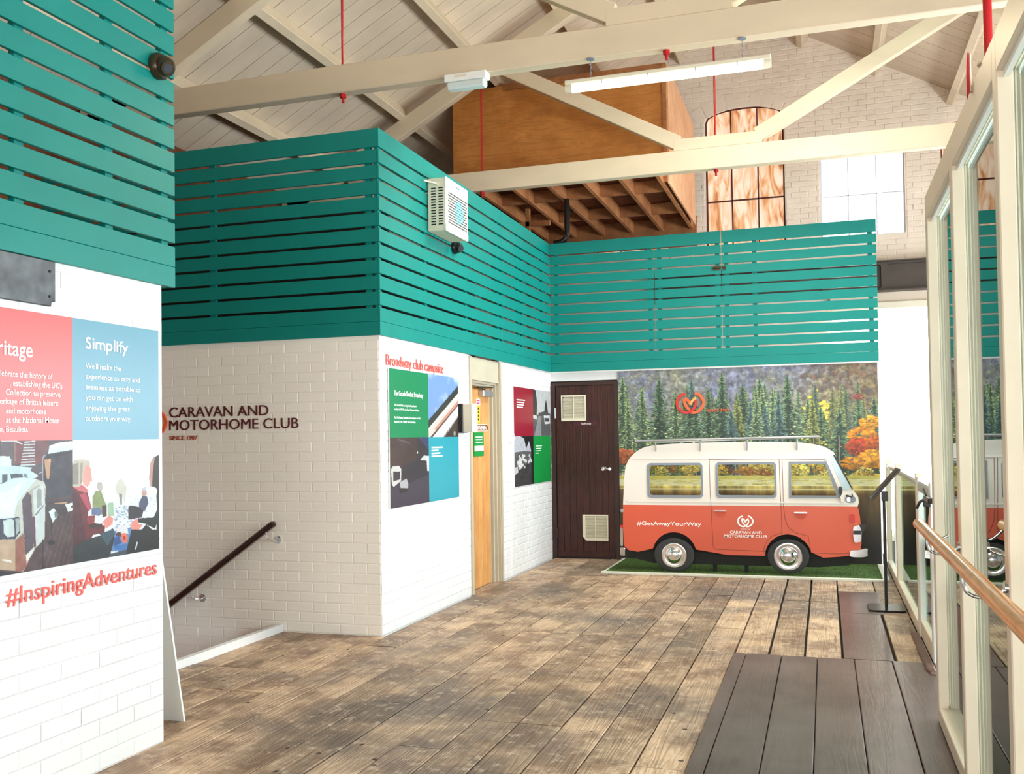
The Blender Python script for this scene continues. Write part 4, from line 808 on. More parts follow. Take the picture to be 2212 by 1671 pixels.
# ------------------------------------------------------------------ things on the left walls
dp = thing('metal_plate', 'dark grey cast metal plate with notched corners at the top left of the near wall', 'plate', loc=(-3.07, 3.0, 2.1))
o_ = [(2.5, 2.02), (3.255, 2.02), (3.258, 2.040), (3.278, 2.042), (3.278, 2.21), (2.5, 2.21)]
part('plate', shape('plate', [o_], 'yz', -3.062, .018, .003), M_grey, dp)
for z in (2.06, 2.165): part('screw', B().cyl((-3.063, 3.245, z), (-3.058, 3.245, z), .006, n=10).me('screw'), M_black, dp)
hr = thing('stair_handrail', 'dark brown sloping handrail on the stair wall', 'handrail', loc=(-4.4, 6.42, .5))
a = Vector((-3.965, 6.42, .825)); b = Vector((-5.4, 6.42, -.165))
dvec = (b-a); ang = math.atan2(dvec.z, dvec.x)
part('rail', B().box(((a+b)/2)-Vector((dvec.length/2, .03, .022)), ((a+b)/2)+Vector((dvec.length/2, .03, .022)), Matrix.Rotation(-ang, 4, 'Y'), .012).me('rail'), M_drail, hr)
for f in (.05, .52): 
    p = a+dvec*f; part('bracket', B().tube(smooth([p-Vector((0, 0, .02)), p+Vector((.02, .0, -.07)), p+Vector((.05, .05, -.085)), p+Vector((.055, .08, -.085))], 3), .007, 8).cyl(p+Vector((.055, .076, -.085)), p+Vector((.055, .084, -.085)), .03, n=20).me('bracket', True), M_chrome, hr)
lb = tag(part('leaning_board', B().box((-.095, -.006, 0), (.09, .006, 1.25)).me('leaning_board'), M_white, None), 'thin white board leaning against the end of the near wall', 'board')
lb.location = (-3.285, 4.30, 0); lb.rotation_euler = (R(11.5), 0, 0)
M_lens = paint('dark_lens', (58, 62, 70), .08)
def dome(label, p, s, mat, look):
    t = thing('security_camera', label, 'security camera', loc=p); q = Matrix.Translation(p) @ Matrix.Rotation(R(90), 4, 'Y') @ Matrix.Scale(s, 4)
    part('base', B().lathe([(.058, 0), (.06, .02), (.052, .035), (.03, .04)], q, 28).me('base', True), mat, t); part('ball', B().sph(Vector(p)+Vector((.042*s, .0, -.004*s)), .046*s, n=24).me('ball', True), mat, t)
    d = Vector(look).normalized(); c = Vector(p)+Vector((.042*s, 0, -.004*s)); part('lens_ring', B().cyl(c+d*.030*s, c+d*.052*s, .032*s, .028*s, n=24).me('lens_ring'), M_alu if False else mat, t, 'glossy lens ring'); part('lens', B().cyl(c+d*.050*s, c+d*.054*s, .020*s, n=20).me('lens'), M_lens, t)
dome('bronze dome security camera on the near teal slat screen', (-3.058, 3.93, 3.272), 1.08, M_bronze, (.75, -.55, -.45)); dome('black dome security camera under the insect killer', (-3.098, 7.99, 3.13), 1.0, M_black, (.75, -.6, -.35))
ik = thing('insect_killer', 'white box insect killer with a perforated front and glowing blue lamp', 'insect killer', loc=(-3.0, 7.65, 3.15)); y0, y1, z0, z1, x0, x1 = 7.40, 7.90, 3.155, 3.595, -3.098, -2.925
part('body', B().box((x0, y0, z0), (x1-.006, y1, z1), None, .008).me('body'), M_ivory, ik); part('top_cover', B().box((x1-.02, y0-.004, z1-.085), (x1, y1+.004, z1+.005), None, .006).me('top_cover'), M_white, ik); part('bottom_cover', B().box((x1-.02, y0-.004, z0-.004), (x1, y1+.004, z0+.06), None, .006).me('bottom_cover'), M_white, ik)
part('front_grille', B().box((x1-.008, y0+.01, z0+.06), (x1-.002, y1-.01, z1-.085)).me('front_grille'), M_white, ik)
part('lamp_glow', B().cyl((x1-.004, (y0+y1)/2+.04, z0+.2), (x1+.0002, (y0+y1)/2+.04, z0+.2), .10, n=36).me('lamp_glow'), M_uv, ik, 'glowing blue round lamp')
hb = B()
for r in range(12):
    for k in range(15):
        hb.box((x1-.003, y0+.036+k*.029+(.012 if r % 2 else 0), z0+.070+r*.0225), (x1+.0008, y0+.054+k*.029+(.012 if r % 2 else 0), z0+.081+r*.0225))
part('perforations', hb.me('perforations'), M_black, ik)['kind'] = 'stuff'
hb = B()
for r in range(14):
    for k in range(2): hb.box((x0+.035+k*.065, y0-.0012, z0+.05+r*.023), (x0+.075+k*.065, y0+.002, z0+.060+r*.023))
part('side_slots', hb.me('side_slots'), M_black, ik)['kind'] = 'stuff'
part('cable_gland', B().cyl((x0+.09, y0-.02, z1-.05), (x0+.09, y0, z1-.05), .012, n=12).tube([(x0+.09, y0-.015, z1-.05), (x0+.02, y0-.12, z1-.045)], .006).me('cable_gland'), M_ivory, ik)
part('name_plate', B().box((x1-.001, 7.60, z1-.045), (x1+.0008, 7.70, z1-.03)).me('name_plate'), M_sgrey, ik)
ab = thing('alarm_box', 'white wall box on a black back plate next to the pine door', 'wall box', loc=(-3.1, 8.15, 1.6)); part('back_plate', B().box((-3.118, 8.10, 1.49), (-3.078, 8.25, 1.75), None, .003).me('back_plate'), M_black, ab); part('body', B().box((-3.078, 8.105, 1.495), (-2.995, 8.245, 1.748), None, .006).me('body'), M_ivory, ab); part('face', B().box((-2.997, 8.103, 1.493), (-2.988, 8.247, 1.75), None, .003).me('face'), M_white, ab)
jb = thing('conduit_run', 'white conduit with a small junction box between the pine door and maroon panel', 'conduit', loc=(-3.11, 9.6, 0))
part('conduit', B().box((-3.12, 9.585, 0), (-3.108, 9.605, 2.2)).me('conduit'), M_white, jb); part('junction_box', B().box((-3.12, 9.54, 1.39), (-3.085, 9.64, 1.48), None, .004).me('junction_box'), M_white, jb)

# ------------------------------------------------------------------ lights under the nearer truss
fl = thing('fluorescent_light', 'long lit fluorescent batten hung on chains below the nearer truss', 'ceiling light', loc=(-1.08, 7.16, 4.12)); xa, xb, zf = -1.84, -.315, 4.105
part('housing', B().box((xa+.0, 7.12, zf+.02), (xb, 7.20, zf+.055), None, .006).me('housing'), M_ivory, fl)
part('diffuser', B().tube([(xa+.05, 7.16, zf), (xb-.05, 7.16, zf)], .034, 16).me('diffuser', True), M_tube, fl, 'glowing diffuser')
for x, s in ((xa, 1), (xb, -1)): part('end_cap', B().cyl((x, 7.16, zf), (x+s*.052, 7.16, zf), .030, .036, n=16).me('end_cap'), M_ivory, fl)
for x in (-1.64, -.515):
    part('hook_plate', B().cyl((x, 7.16, 4.315), (x, 7.16, 4.307), .03, n=20).me('hook_plate'), M_sgrey, fl)
    b_ = B(); z = 4.305; k = 0
    while z > zf+.058: b_.tube([(x+(.006 if k % 2 else 0), 7.16+(0 if k % 2 else .006), z), (x, 7.16, z-.011), (x-(.006 if k % 2 else 0), 7.16-(0 if k % 2 else .006), z-.022)], .0022, 5); z -= .018; k += 1
    part('chain', b_.me('chain'), M_sgrey, fl)
for x in (-1.55, -1.2, -.85, -.55): part('clip', B().box((x-.004, 7.118, zf-.005), (x+.004, 7.126, zf+.03)).me('clip'), M_alu, fl)
pl_ = area('tube_light', (-1.08, 7.16, 4.06), (0, 0, -1), 1.4, .07, 26, (1, .84, .58))
el = thing('emergency_light', 'small unlit emergency light screwed under the nearer truss', 'emergency light', loc=(-2.62, 7.12, 4.25)); part('housing', B().box((-2.81, 7.08, 4.255), (-2.46, 7.18, 4.315), None, .006).me('housing'), M_white, el); part('diffuser', B().box((-2.795, 7.085, 4.195), (-2.475, 7.175, 4.258), None, .014).me('diffuser'), M_em, el); part('label_plate', B().box((-2.72, 7.078, 4.28), (-2.62, 7.081, 4.30)).me('label_plate'), M_ivory, el)

# ------------------------------------------------------------------ forest mural
def pic_mural():
    W_, H_ = 620, 480; c = Cv(W_, H_, (118, 120, 130)); rs = np.random.RandomState(11)
    # hillside of distant crowns
    n1, n2, n3 = c.noise(5, 21, 1.4), c.noise(34, 22, 1.4), c.noise(75, 23, 1.4); xr = np.linspace(0, 1, W_)[None, :, None]; rt_ = np.clip((xr-.66)*4, 0, 1)
    base = np.array([132, 134, 134])*(1-rt_)+np.array([110, 98, 92])*rt_; base = base+np.clip(n1*5, -1, 1)*np.array([14, 12, -10]); c.a = base*(1+n2*.75+n3*.9)
    for k in range(900):
        y = rs.uniform(0, .55); x = rs.uniform(0, 1); r = rs.uniform(.006, .017); h = rs.rand()
        pal = [(122, 126, 134), (142, 142, 146), (130, 132, 118), (104, 108, 108), (150, 148, 126), (130, 122, 120)] if x < .72 else [(96, 84, 84), (84, 78, 92), (122, 92, 74), (104, 100, 104), (134, 122, 92), (118, 84, 70)]
        col = np.array(pal[rs.randint(6)]); c.ell(x, y, r, r*1.1, col*.7, .32); c.ell(x-.001, y-.004, r*.7, r*.7, col*1.08, .35)
        if h > .5: c.ell(x-.002, y-.007, r*.35, r*.3, col*1.3, .5)
    # bright clearing foliage behind trunks
    for k in range(900):
        x = rs.uniform(0, 1); y = rs.uniform(.38, .56); pal = [(196, 196, 140), (150, 158, 100), (214, 210, 170), (112, 120, 80), (176, 160, 90)]
        if x > .7: pal = [(206, 176, 40), (226, 200, 60), (140, 120, 50), (190, 150, 60), (96, 84, 40)]
        if x < .1: pal = [(190, 110, 60), (210, 160, 50), (120, 70, 40)]
        c.ell(x, y, rs.uniform(.004, .012), rs.uniform(.003, .008), pal[rs.randint(len(pal))])
    for k in range(200): x = rs.normal(.80, .03); y = rs.normal(.27, .05); c.ell(x, y, .008, .007, [(214, 196, 70), (188, 176, 80), (236, 216, 90)][k % 3])
    # conifers, back to front
    trees = []
    for k in range(46): trees.append((rs.uniform(0, 1), rs.uniform(.08, .26), rs.uniform(.040, .060), 0))
    for x, t, wd in ((.02, .03, .07), (.10, .10, .055), (.17, .04, .075), (.235, .12, .05), (.30, .06, .07), (.365, .10, .055), (.42, .03, .065), (.50, .09, .075), (.565, .06, .055), (.62, .12, .06), (.67, .05, .07), (.745, .17, .055), (.80, .24, .05), (.86, .22, .06), (.93, .20, .05), (.985, .17, .05)): trees.append((x, t, wd, 1))
    for k in range(16): trees.append((rs.uniform(0, 1), rs.uniform(.10, .28), rs.uniform(.04, .06), 1))
    for (x, t, wd, front) in trees:
        base = .555 + rs.uniform(-.02, .01); hue = rs.randint(4); dark = [(44, 62, 52), (58, 76, 62), (50, 70, 74), (66, 76, 48)][hue]; lite = [(122, 152, 118), (160, 184, 140), (112, 146, 146), (168, 174, 110)][hue]
        if not front: dark = tuple(np.array(dark)*.8+26); lite = tuple(np.array(lite)*.75+20)
        c.rect(x-.003, t+.02, x+.003, base, (46, 40, 34)); n = int((base-t)/.0085)
        for j in range(n):
            f = j/n; y = t+(base-t)*f; half = wd*(f**.75)*(1.15 if front else .95)*rs.uniform(.7, 1.15)+.004
            for s in (-1, 1):
                hh = half*rs.uniform(.65, 1.15); dr = rs.uniform(.012, .022); cl_ = np.array(dark)*rs.uniform(.75, 1.2)
                c.poly([(x, y-.006), (x+s*hh*.6, y+dr*.35), (x+s*hh, y+dr), (x+s*hh*.5, y+dr*.9), (x, y+.012)], cl_, .92)
                if rs.rand() < .95:
                    q = rs.uniform(.25, .85); c.poly([(x+s*hh*q*.6, y+dr*.25), (x+s*hh*q, y+dr*.55-.002), (x+s*hh*min(q+.25, 1), y+dr*.8), (x+s*hh*q*.8, y+dr*.62)], np.array(lite)*rs.uniform(.75, 1.25), .85)
                for _ in range(2):
                    q = rs.uniform(.1, .95); l_ = rs.uniform(.004, .009); c.poly([(x+s*hh*q-l_, y+dr*q+.003), (x+s*hh*q, y+dr*q-.003), (x+s*hh*q+l_, y+dr*q+.004)], np.array(lite)*rs.uniform(.65, 1.15)*[1.0, 1.0, .88], .75)
                if rs.rand() < .22 and f > .5: c.ell(x+s*hh*rs.rand(), y+.006, .005, .003, (222, 220, 176) if x < .7 else (226, 206, 90))
    for k in range(26): x = rs.uniform(.05, .95); c.rect(x-.0012, .36, x+.0018, .56, (150, 140, 120) if k % 2 else (52, 42, 36), .8)
    # autumn shrubs
    def bush(x, y, r, col, n=70):
        n = int(n*2.4)
        for k in range(n):
            a = rs.uniform(0, 6.28); d = r*math.sqrt(rs.rand()); xx = x+d*math.cos(a); yy = y+d*math.sin(a)*.85; s = .75+.45*(1-(yy-y+r)/(2*r)); c.ell(xx, yy, r*.13, r*.10, np.clip(np.array(col)*s*rs.uniform(.6, 1.2), 0, 255), .85)
    for k in range(40): bush(rs.uniform(0, 1), rs.uniform(.50, .565), rs.uniform(.02, .04), [(206, 176, 70), (160, 120, 40), (208, 190, 90), (146, 84, 34), (120, 126, 56)][k % 5], 30)
    bush(.02, .46, .05, (176, 92, 56)); bush(.94, .36, .05, (212, 128, 34)); bush(.97, .30, .04, (220, 150, 44)); bush(.93, .42, .05, (160, 58, 30), 90); bush(.98, .48, .055, (206, 140, 34), 110); bush(.90, .50, .04, (186, 120, 30)); bush(.99, .40, .04, (170, 80, 30)); bush(.93, .17, .02, (150, 60, 60), 30)
    for x in (.3, .36, .55, .6, .68): bush(x, .50, .035, (206, 186, 90), 60)
    # shore, water
    c.rect(0, .560, 1, .61, (186, 176, 90)); c.rect(0, .580, 1, .612, (206, 204, 160)); 
    for k in range(500): x = rs.rand(); y = rs.uniform(.558, .608); c.rect(x, y, x+.02, y+.004, [(206, 190, 90), (150, 140, 60), (190, 186, 120)][k % 3], .5)
    c.rect(0, .608, 1, .613, (226, 218, 180)); yy = np.linspace(0, 1, H_)[:, None, None]; wat = yy >= .613; g = np.clip((yy-.613)/.30, 0, 1); gold = np.clip(1-(yy-.613)/.045, 0, 1)
    wcol = np.array([112, 86, 46])*(1-g)+np.array([18, 16, 10])*g; nz = c.noise(7, 9, 6.0); st = 1+nz*1.3*(1-g*.5); wcol = wcol*(1-gold)+np.array([196, 180, 96])*gold; c.a = np.where(wat, wcol*st, c.a); c.rect(0, .628, 1, .633, (226, 214, 160), .8)
    c.rect(0, .63, .05, .8, (70, 48, 34), .6); c.a = np.clip(c.a, 0, 255); return c
mu = thing('forest_mural', 'large printed mural of conifers and autumn trees by a lake', 'mural', loc=(-.88, 11.18, 0))
mx0, mx1, mz0, mz1 = -2.300, .548, .02, 2.195
part('backing_board', B().box((mx0, 11.182, mz0), (mx1, 11.199, mz1)).me('backing_board'), M_white, mu)
part('picture', pic_mural().mesh('picture', (mx0, 11.1815, mz1), (mx1-mx0, 0, 0), (0, 0, mz0-mz1)), M_print, mu)
lg2 = thing('club_emblem', 'raised red and orange looped emblem on the forest mural', 'emblem', loc=(-1.47, 11.16, 1.8)); logo(lg2, 'xz', 11.165, -1.462, 1.805, .335, (M_or1, M_or2, M_or3), .014)
letters('emblem_lettering', 'tiny orange lettering SINCE 1907 beside the emblem on the mural', [text('SINCE 1907', 'xz', 11.174, -1.275, 1.700, .030, .245, .008, .01)], M_or2, (-1.15, 11.17, 1.7))

# ------------------------------------------------------------------ grass plinth and van cut-out
gp = thing('grass_plinth', 'low plinth of artificial grass with pale edging under the van', 'plinth', loc=(-.9, 10.6, 0))
part('turf', B().box((-2.235, 10.06, .0), (.50, 11.18, .020)).me('turf'), M_grass, gp); part('edging', B().box((-2.275, 10.00, 0), (.53, 10.06, .024), None, .003).me('edging'), M_strip, gp); part('edging', B().box((.50, 10.06, 0), (.56, 11.18, .024), None, .003).me('edging'), M_strip, gp); part('edging', B().box((-2.26, 10.06, 0), (-2.235, 11.18, .022)).me('edging'), M_strip, gp)
tv = B(); rs_ = random.Random(4)
for k in range(5000):
    x = rs_.uniform(-2.23, .495); y = rs_.uniform(10.065, 11.17); a = rs_.uniform(0, 6.28); h = rs_.uniform(.008, .016); dx, dy = .0025*math.cos(a), .0025*math.sin(a); lx, ly = rs_.uniform(-.005, .005), rs_.uniform(-.005, .005)
    v = [tv.bm.verts.new(p) for p in ((x-dx, y-dy, .019), (x+dx, y+dy, .019), (x+lx, y+ly, .02+h))]; tv.bm.faces.new(v)
part('grass_blades', tv.me('grass_blades'), M_grass, gp)['kind'] = 'stuff'

van = thing('camper_van_cutout', 'coral and cream camper van display cut-out with a roof rack', 'camper van display', loc=(-.88, 10.25, .02))
K = .9808
def V(pts): return [(x*K, 1.45+(z-1.45)*K) for x, z in pts]
Y0 = 10.20
def vp(name, loops, at, th, mat, label=None, bev=0, parent=None): return part(name, shape(name, [V(l) for l in loops], 'xz', at, th, bev), mat, parent or van, label)
belt = .695
w1 = rrect(-1.834, .772, -1.245, 1.145, .04); w2 = rrect(-1.108, .776, -.493, 1.150, .04); w3 = [(-.370, .780), (.118, .780), (.125, .80), (.012, 1.145), (.0, 1.152), (-.365, 1.152)]
def scl(p, cx, cz, d): return [(x+(d if x < cx else -d), z+(d if z < cz else -d)) for x, z in p]
def inset(p, d):
    cx = sum(q[0] for q in p)/len(p); cz = sum(q[1] for q in p)/len(p); return scl(p, cx, cz, d)
w3i = [(-.348, .803), (.088, .803), (.092, .812), (-.010, 1.122), (-.018, 1.128), (-.345, 1.128)]
roof = smooth([(-2.098, .80), (-2.085, 1.0), (-2.060, 1.13), (-1.99, 1.235), (-1.845, 1.318), (-1.55, 1.348), (-1.084, 1.360), (-.5, 1.356), (-.2, 1.342), (-.02, 1.300), (.075, 1.245)], 4)
up_ = [(-2.105, belt)] + roof + [(.085, 1.225), (.125, 1.12), (.20, .96), (.262, .845), (.300, .79), (.305, .735), (.292, belt)]
vp('upper_body', [up_, w1, w2, w3], Y0, .05, M_vwhite)
def wheelarch(cx, r, n=12): return [(cx-r*math.cos(math.pi*k/n), .165+r*math.sin(math.pi*k/n)*1.02) for k in range(n+1)]
lo = [(-2.105, belt), (-2.110, .45), (-2.098, .25), (-2.05, .205), (-1.95, .190)] + [(x, z) for x, z in wheelarch(-1.559, .238) if z > .18] + [(-1.0, .178), (-.62, .178)] + [(x, z) for x, z in wheelarch(-.391, .235) if z > .18] + [(-.05, .172), (.1, .185), (.24, .205), (.305, .24), (.322, .33), (.322, .47), (.312, .60), (.300, .665), (.292, belt)]
vp('lower_body', [lo], Y0, .05, M_vor)
vp('waist_moulding', [[(-2.06, .745), (.20, .735), (.20, .722), (-2.06, .728)]], Y0-.006, .012, M_vwhite, 'pale raised waist line')
vp('roof_gutter', [[(-1.99, 1.190), (.0, 1.178), (.02, 1.190), (-1.99, 1.200)]], Y0-.008, .012, M_vwhite)
for nm, p, q in (('window_surround', w1, rrect(-1.812, .800, -1.266, 1.120, .028)), ('window_surround', w2, rrect(-1.086, .803, -.514, 1.125, .028)), ('window_surround', w3, w3i)): vp(nm, [p, q], Y0-.008, .03, M_sgrey, 'grey rubber window surround')
vp('windscreen', [[(.068, 1.218), (.083, 1.212), (.165, 1.04), (.232, .88), (.205, .862), (.150, .868), (.135, .93), (.035, 1.18)]], Y0-.004, .01, paint('pale_blue_glass', (176, 198, 206), .15), 'pale blue windscreen edge')
vp('screen_seal', [[(.068, 1.222), (.086, 1.216), (.172, 1.04), (.252, .87), (.245, .862), (.160, 1.03), (.078, 1.195)]], Y0-.006, .01, M_black)
vp('screen_pillar', [[(-.002, 1.165), (.030, 1.185), (.140, .90), (.16, .79), (.135, .785), (.12, .86)]], Y0-.010, .012, M_vwhite)
vp('wing_mirror', [smooth([(.128, .80), (.112, .86), (.122, .895), (.145, .89), (.150, .85), (.148, .80), (.150, .76), (.125, .76), (.128, .80)], 3)], Y0-.016, .014, M_black)
vp('mirror_shell', [[(.128, .79), (.148, .83), (.168, .80), (.165, .745), (.135, .745)]], Y0-.020, .014, M_vwhite)
vp('nose_vent', [rrect(.175, .735, .275, .80, .03)], Y0-.006, .01, M_sgrey); vp('nose_vent', [rrect(.19, .745, .225, .79, .012)], Y0-.010, .01, M_chrome)
vp('wiper', [[(.175, .80), (.190, .815), (.235, .80), (.245, .83), (.252, .80), (.24, .785)]], Y0-.012, .006, M_black)
def seam(pts, wd=.0045): vp('door_seam', [], 0, 0, M_shadow) if False else part('door_seam', ribbon('door_seam', V(pts), wd, 'xz', Y0-.0012, .002), paint_seam, van)
paint_seam = paint('panel_gap', (128, 66, 52), .7)
seam([(-1.175, 1.185), (-1.172, .9), (-1.165, .7), (-1.155, .40), (-1.15, .26), (-1.12, .235), (-.62, .225)]); seam([(-.462, 1.18), (-.458, .9), (-.452, .68), (-.448, .42)]); seam([(-.432, 1.18), (-.428, .70), (-.415, .56), (-.38, .47), (-.31, .42), (-.19, .39), (-.165, .22), (.1, .215), (.28, .235)]); seam([(-1.175, 1.180), (-.47, 1.182)]); seam([(-.432, 1.180), (-.01, 1.172)]); seam([(-.448, .42), (-.56, .38), (-.62, .30), (-.64, .225)])
for x, z in ((-1.07, .640), (-.26, .628)):
    vp('door_handle', [rrect(x-.065, z-.006, x+.065, z+.007, .006)], Y0-.016, .014, M_chrome, 'chrome door handle'); vp('handle_recess', [[(x-.05, z-.012)] + [(x+.055*math.cos(t), z-.012+.055*math.sin(t)) for t in [-math.pi+math.pi*k/8 for k in range(9)]]], Y0-.0025, .003, paint('recess_coral', (206, 76, 48), .4))
def wheel(cx, cz, r, hub, zs_=.85):
    p, q = V([(cx, cz)])[0]; s = r*K
    wv = part('tyre', B().lathe([(s*.98, -.03), (s, -.012), (s*.985, .004), (s*.80, .012), (hub*K*1.02, .006)], Matrix.Translation((p, Y0-.018, q)) @ Matrix.Diagonal((1, 1, zs_, 1)) @ Matrix.Rotation(R(90), 4, 'X'), 56).me('tyre', True), M_tyre, van)
    h = hub*K; hc = part('hubcap', B().lathe([(h, .004), (h*1.0, .012), (h*.90, .016), (h*.74, .008), (h*.62, .010), (h*.56, .018), (h*.50, .030), (h*.34, .040), (h*.12, .044)], Matrix.Translation((p, Y0-.018, q)) @ Matrix.Rotation(R(90), 4, 'X'), 48).me('hubcap', True), M_chrome, wv, 'chrome hubcap')
wheel(-1.559, .165, .213, .132); wheel(-.391, .180, .208, .142)
for z, rr in ((1.396, .013),):
    (ax, az), (cx2, cz2) = V([(-1.955, 1.384), (-.062, 1.406)]); rk = part('roof_rack', B().tube([(ax, Y0-.03, az), (cx2, Y0-.03, cz2)], .013, 12).tube([(ax+.2, Y0+.03, az-.018), (cx2-.25, Y0+.03, cz2-.014)], .006, 8).me('roof_rack', True), M_alu, van, 'silver roof rack rail')
    for x in (-1.735, -1.262, -.780, -.28): 
        (qx, qz), (rx, rz) = V([(x, 1.378), (x, 1.27)]); part('rack_leg', B().tube([(qx, Y0-.03, qz+.005), (qx, Y0-.016, (qz+rz)/2), (qx, Y0-.010, rz)], .008, 8).me('rack_leg', True), M_alu, rk)
vp('rear_bumper', [rrect(-2.140, .145, -2.085, .235, .012)], Y0-.024, .03, M_chrome, 'chrome rear bumper end', .004); vp('rear_light', [rrect(-2.138, .25, -2.110, .45, .01)], Y0-.010, .02, M_chrome); vp('rear_light_lens', [rrect(-2.138, .45, -2.112, .475, .008)], Y0-.012, .02, M_or1); vp('rear_catch', [rrect(-2.132, .615, -2.10, .65, .008)], Y0-.008, .015, M_chrome)
vp('front_bumper', [smooth([(.205, .22), (.215, .255), (.28, .262), (.345, .275), (.372, .27), (.377, .225), (.366, .195), (.30, .185), (.215, .190), (.205, .22)], 3)], Y0-.024, .03, M_chrome, 'chrome front bumper end', .004)
vp('headlight', [smooth([(.245, .49), (.24, .42), (.252, .34), (.285, .335), (.318, .35), (.325, .42), (.325, .50), (.28, .508), (.245, .49)], 3)], Y0-.014, .02, M_chrome, 'chrome headlamp edge', .003); vp('headlight_bezel', [[(.300, .515), (.372, .52), (.355, .46), (.325, .43), (.315, .48)]], Y0-.018, .012, M_black); vp('headlight_bezel', [[(.245, .455), (.32, .455), (.318, .415), (.243, .415)]], Y0-.022, .008, M_black); vp('indicator', [rrect(.215, .535, .262, .62, .01)], Y0-.008, .01, M_or1)
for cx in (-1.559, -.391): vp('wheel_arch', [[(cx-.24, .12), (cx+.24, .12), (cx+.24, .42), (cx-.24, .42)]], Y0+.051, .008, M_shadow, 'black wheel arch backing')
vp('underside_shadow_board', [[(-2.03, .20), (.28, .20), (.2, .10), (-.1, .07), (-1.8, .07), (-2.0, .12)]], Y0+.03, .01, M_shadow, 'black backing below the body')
part('lettering', text('#GetAwayYourWay', 'xz', Y0, -1.958*K, V([(0, .478)])[0][1], .040, .675, .002, .012), M_txtw, van, 'white #GetAwayYourWay')
part('lettering', join([text('CARAVAN AND', 'xz', Y0, -.975*K, V([(0, .402)])[0][1], .031, .325*K, .002, .010), text('MOTORHOME CLUB', 'xz', Y0, -1.032*K, V([(0, .362)])[0][1], .031, .432*K, .002, .010), text('SINCE 1907', 'xz', Y0, -.865*K, V([(0, .447)])[0][1], .009, .10, .001)], 't'), M_txtw, van, 'white CARAVAN AND MOTORHOME CLUB')
logo(van, 'xz', Y0-.001, -.815*K, V([(0, .533)])[0][1], .165, (M_txtw, M_txtw, M_txtw), .003)
for o in list(van.children):
    if o.name.startswith('stroke'): o['label'] = 'white emblem stroke'
for x in (-1.12, -.8): part('prop', B().box((x-.02, Y0+.05, .02), (x+.02, Y0+.09, .60)).me('prop'), M_shadow, van)

# ------------------------------------------------------------------ glazed partition
gpn = thing('glass_partition', 'tall cream framed glass partition along the right edge', 'glass partition', loc=(.55, 4, 0)); XP, XQ = .5, .60; ZB, ZP = .02, 2.625
def post(y0, y1):
    p = part('post', B().box((XP, y0, ZB), (XP+.048, y1, ZP), None, .004).box((XP+.052, y0, ZB), (XQ, y1, ZP), None, .004).me('post'), M_cream, gpn)
for y0 in (5.20, 4.21, 3.14, 2.10, 1.05): post(y0, y0+.07)
for a, b in ((4.28, 5.20), (3.21, 4.21), (2.17, 3.14), (1.12, 2.10)):
    part('head_rail', B().box((XP, a, 2.505), (XP+.048, b, ZP), None, .003).box((XP+.052, a, 2.505), (XQ, b, ZP), None, .003).me('head_rail'), M_cream, gpn)
    part('bottom_rail', B().box((XP, a, ZB), (XQ, b, .09), None, .003).me('bottom_rail'), M_cream, gpn)
    part('glazing_bead', B().box((.558, a, .09), (.590, b, .108)).box((.52, a, 2.485), (.535, b, 2.505)).me('glazing_bead'), M_white, gpn)
    part('pane', B().box((.548, a-.005, .085), (.554, b+.005, 2.51)).me('pane'), M_glass, gpn)
part('plinth', B().box((XP+.012, 1.05, 0), (XQ-.01, 5.27, ZB+.001)).me('plinth'), M_dark, gpn)
wr = thing('wooden_handrail', 'round oak handrail running along the glass partition', 'handrail', loc=(.38, 3, 1.04))
part('rail', B().tube([(.38, .9, 1.043), (.38, 4.60, 1.043)], .0235, 24).me('rail', True), M_rail, wr); part('end_cap', B().cyl((.38, 4.60, 1.043), (.38, 4.612, 1.043), .0245, .018, n=24).me('end_cap', True), M_rail, wr)
for y in (4.24, 3.17, 2.13): part('bracket', B().tube(smooth([(.38, y, 1.022), (.385, y, .975), (.42, y, .955), (.47, y, .965), (.498, y, .985)], 4), .0055, 10).cyl((.490, y, .985), (.50, y, .985), .022, n=20).me('bracket', True), M_chrome, wr)
part('bracket', B().tube(smooth([(.39, 4.57, 1.02), (.42, 4.60, .985), (.46, 4.62, .975), (.5, 4.64, .99)], 4), .0055, 10).me('bracket', True), M_chrome, wr)
rr_ = thing('red_rod', 'thick red rod standing on top of the glass partition', 'rod', loc=(.52, 3.42, 2.62)); part('rod', B().tube([(.525, 3.42, 2.625), (.525, 3.42, 4.31)], .0135, 16).me('rod', True), M_red, rr_); part('foot', B().cyl((.525, 3.42, 2.625), (.525, 3.42, 2.632), .035, n=16).me('foot'), M_beam, rr_)
rb = thing('red_bracket', 'red edged timber bracket on the partition head rail', 'bracket', loc=(.49, 3.66, 2.65)); part('timber', B().box((.492, 3.60, 2.60), (.499, 3.63, 2.735), None, .004).me('timber'), M_beam, rb); part('red_edge', shape('red_edge', [[(.484, 2.575), (.492, 2.60), (.492, 2.735), (.488, 2.735), (.484, 2.70)]], 'xz', 3.60, .012), M_red, rb)

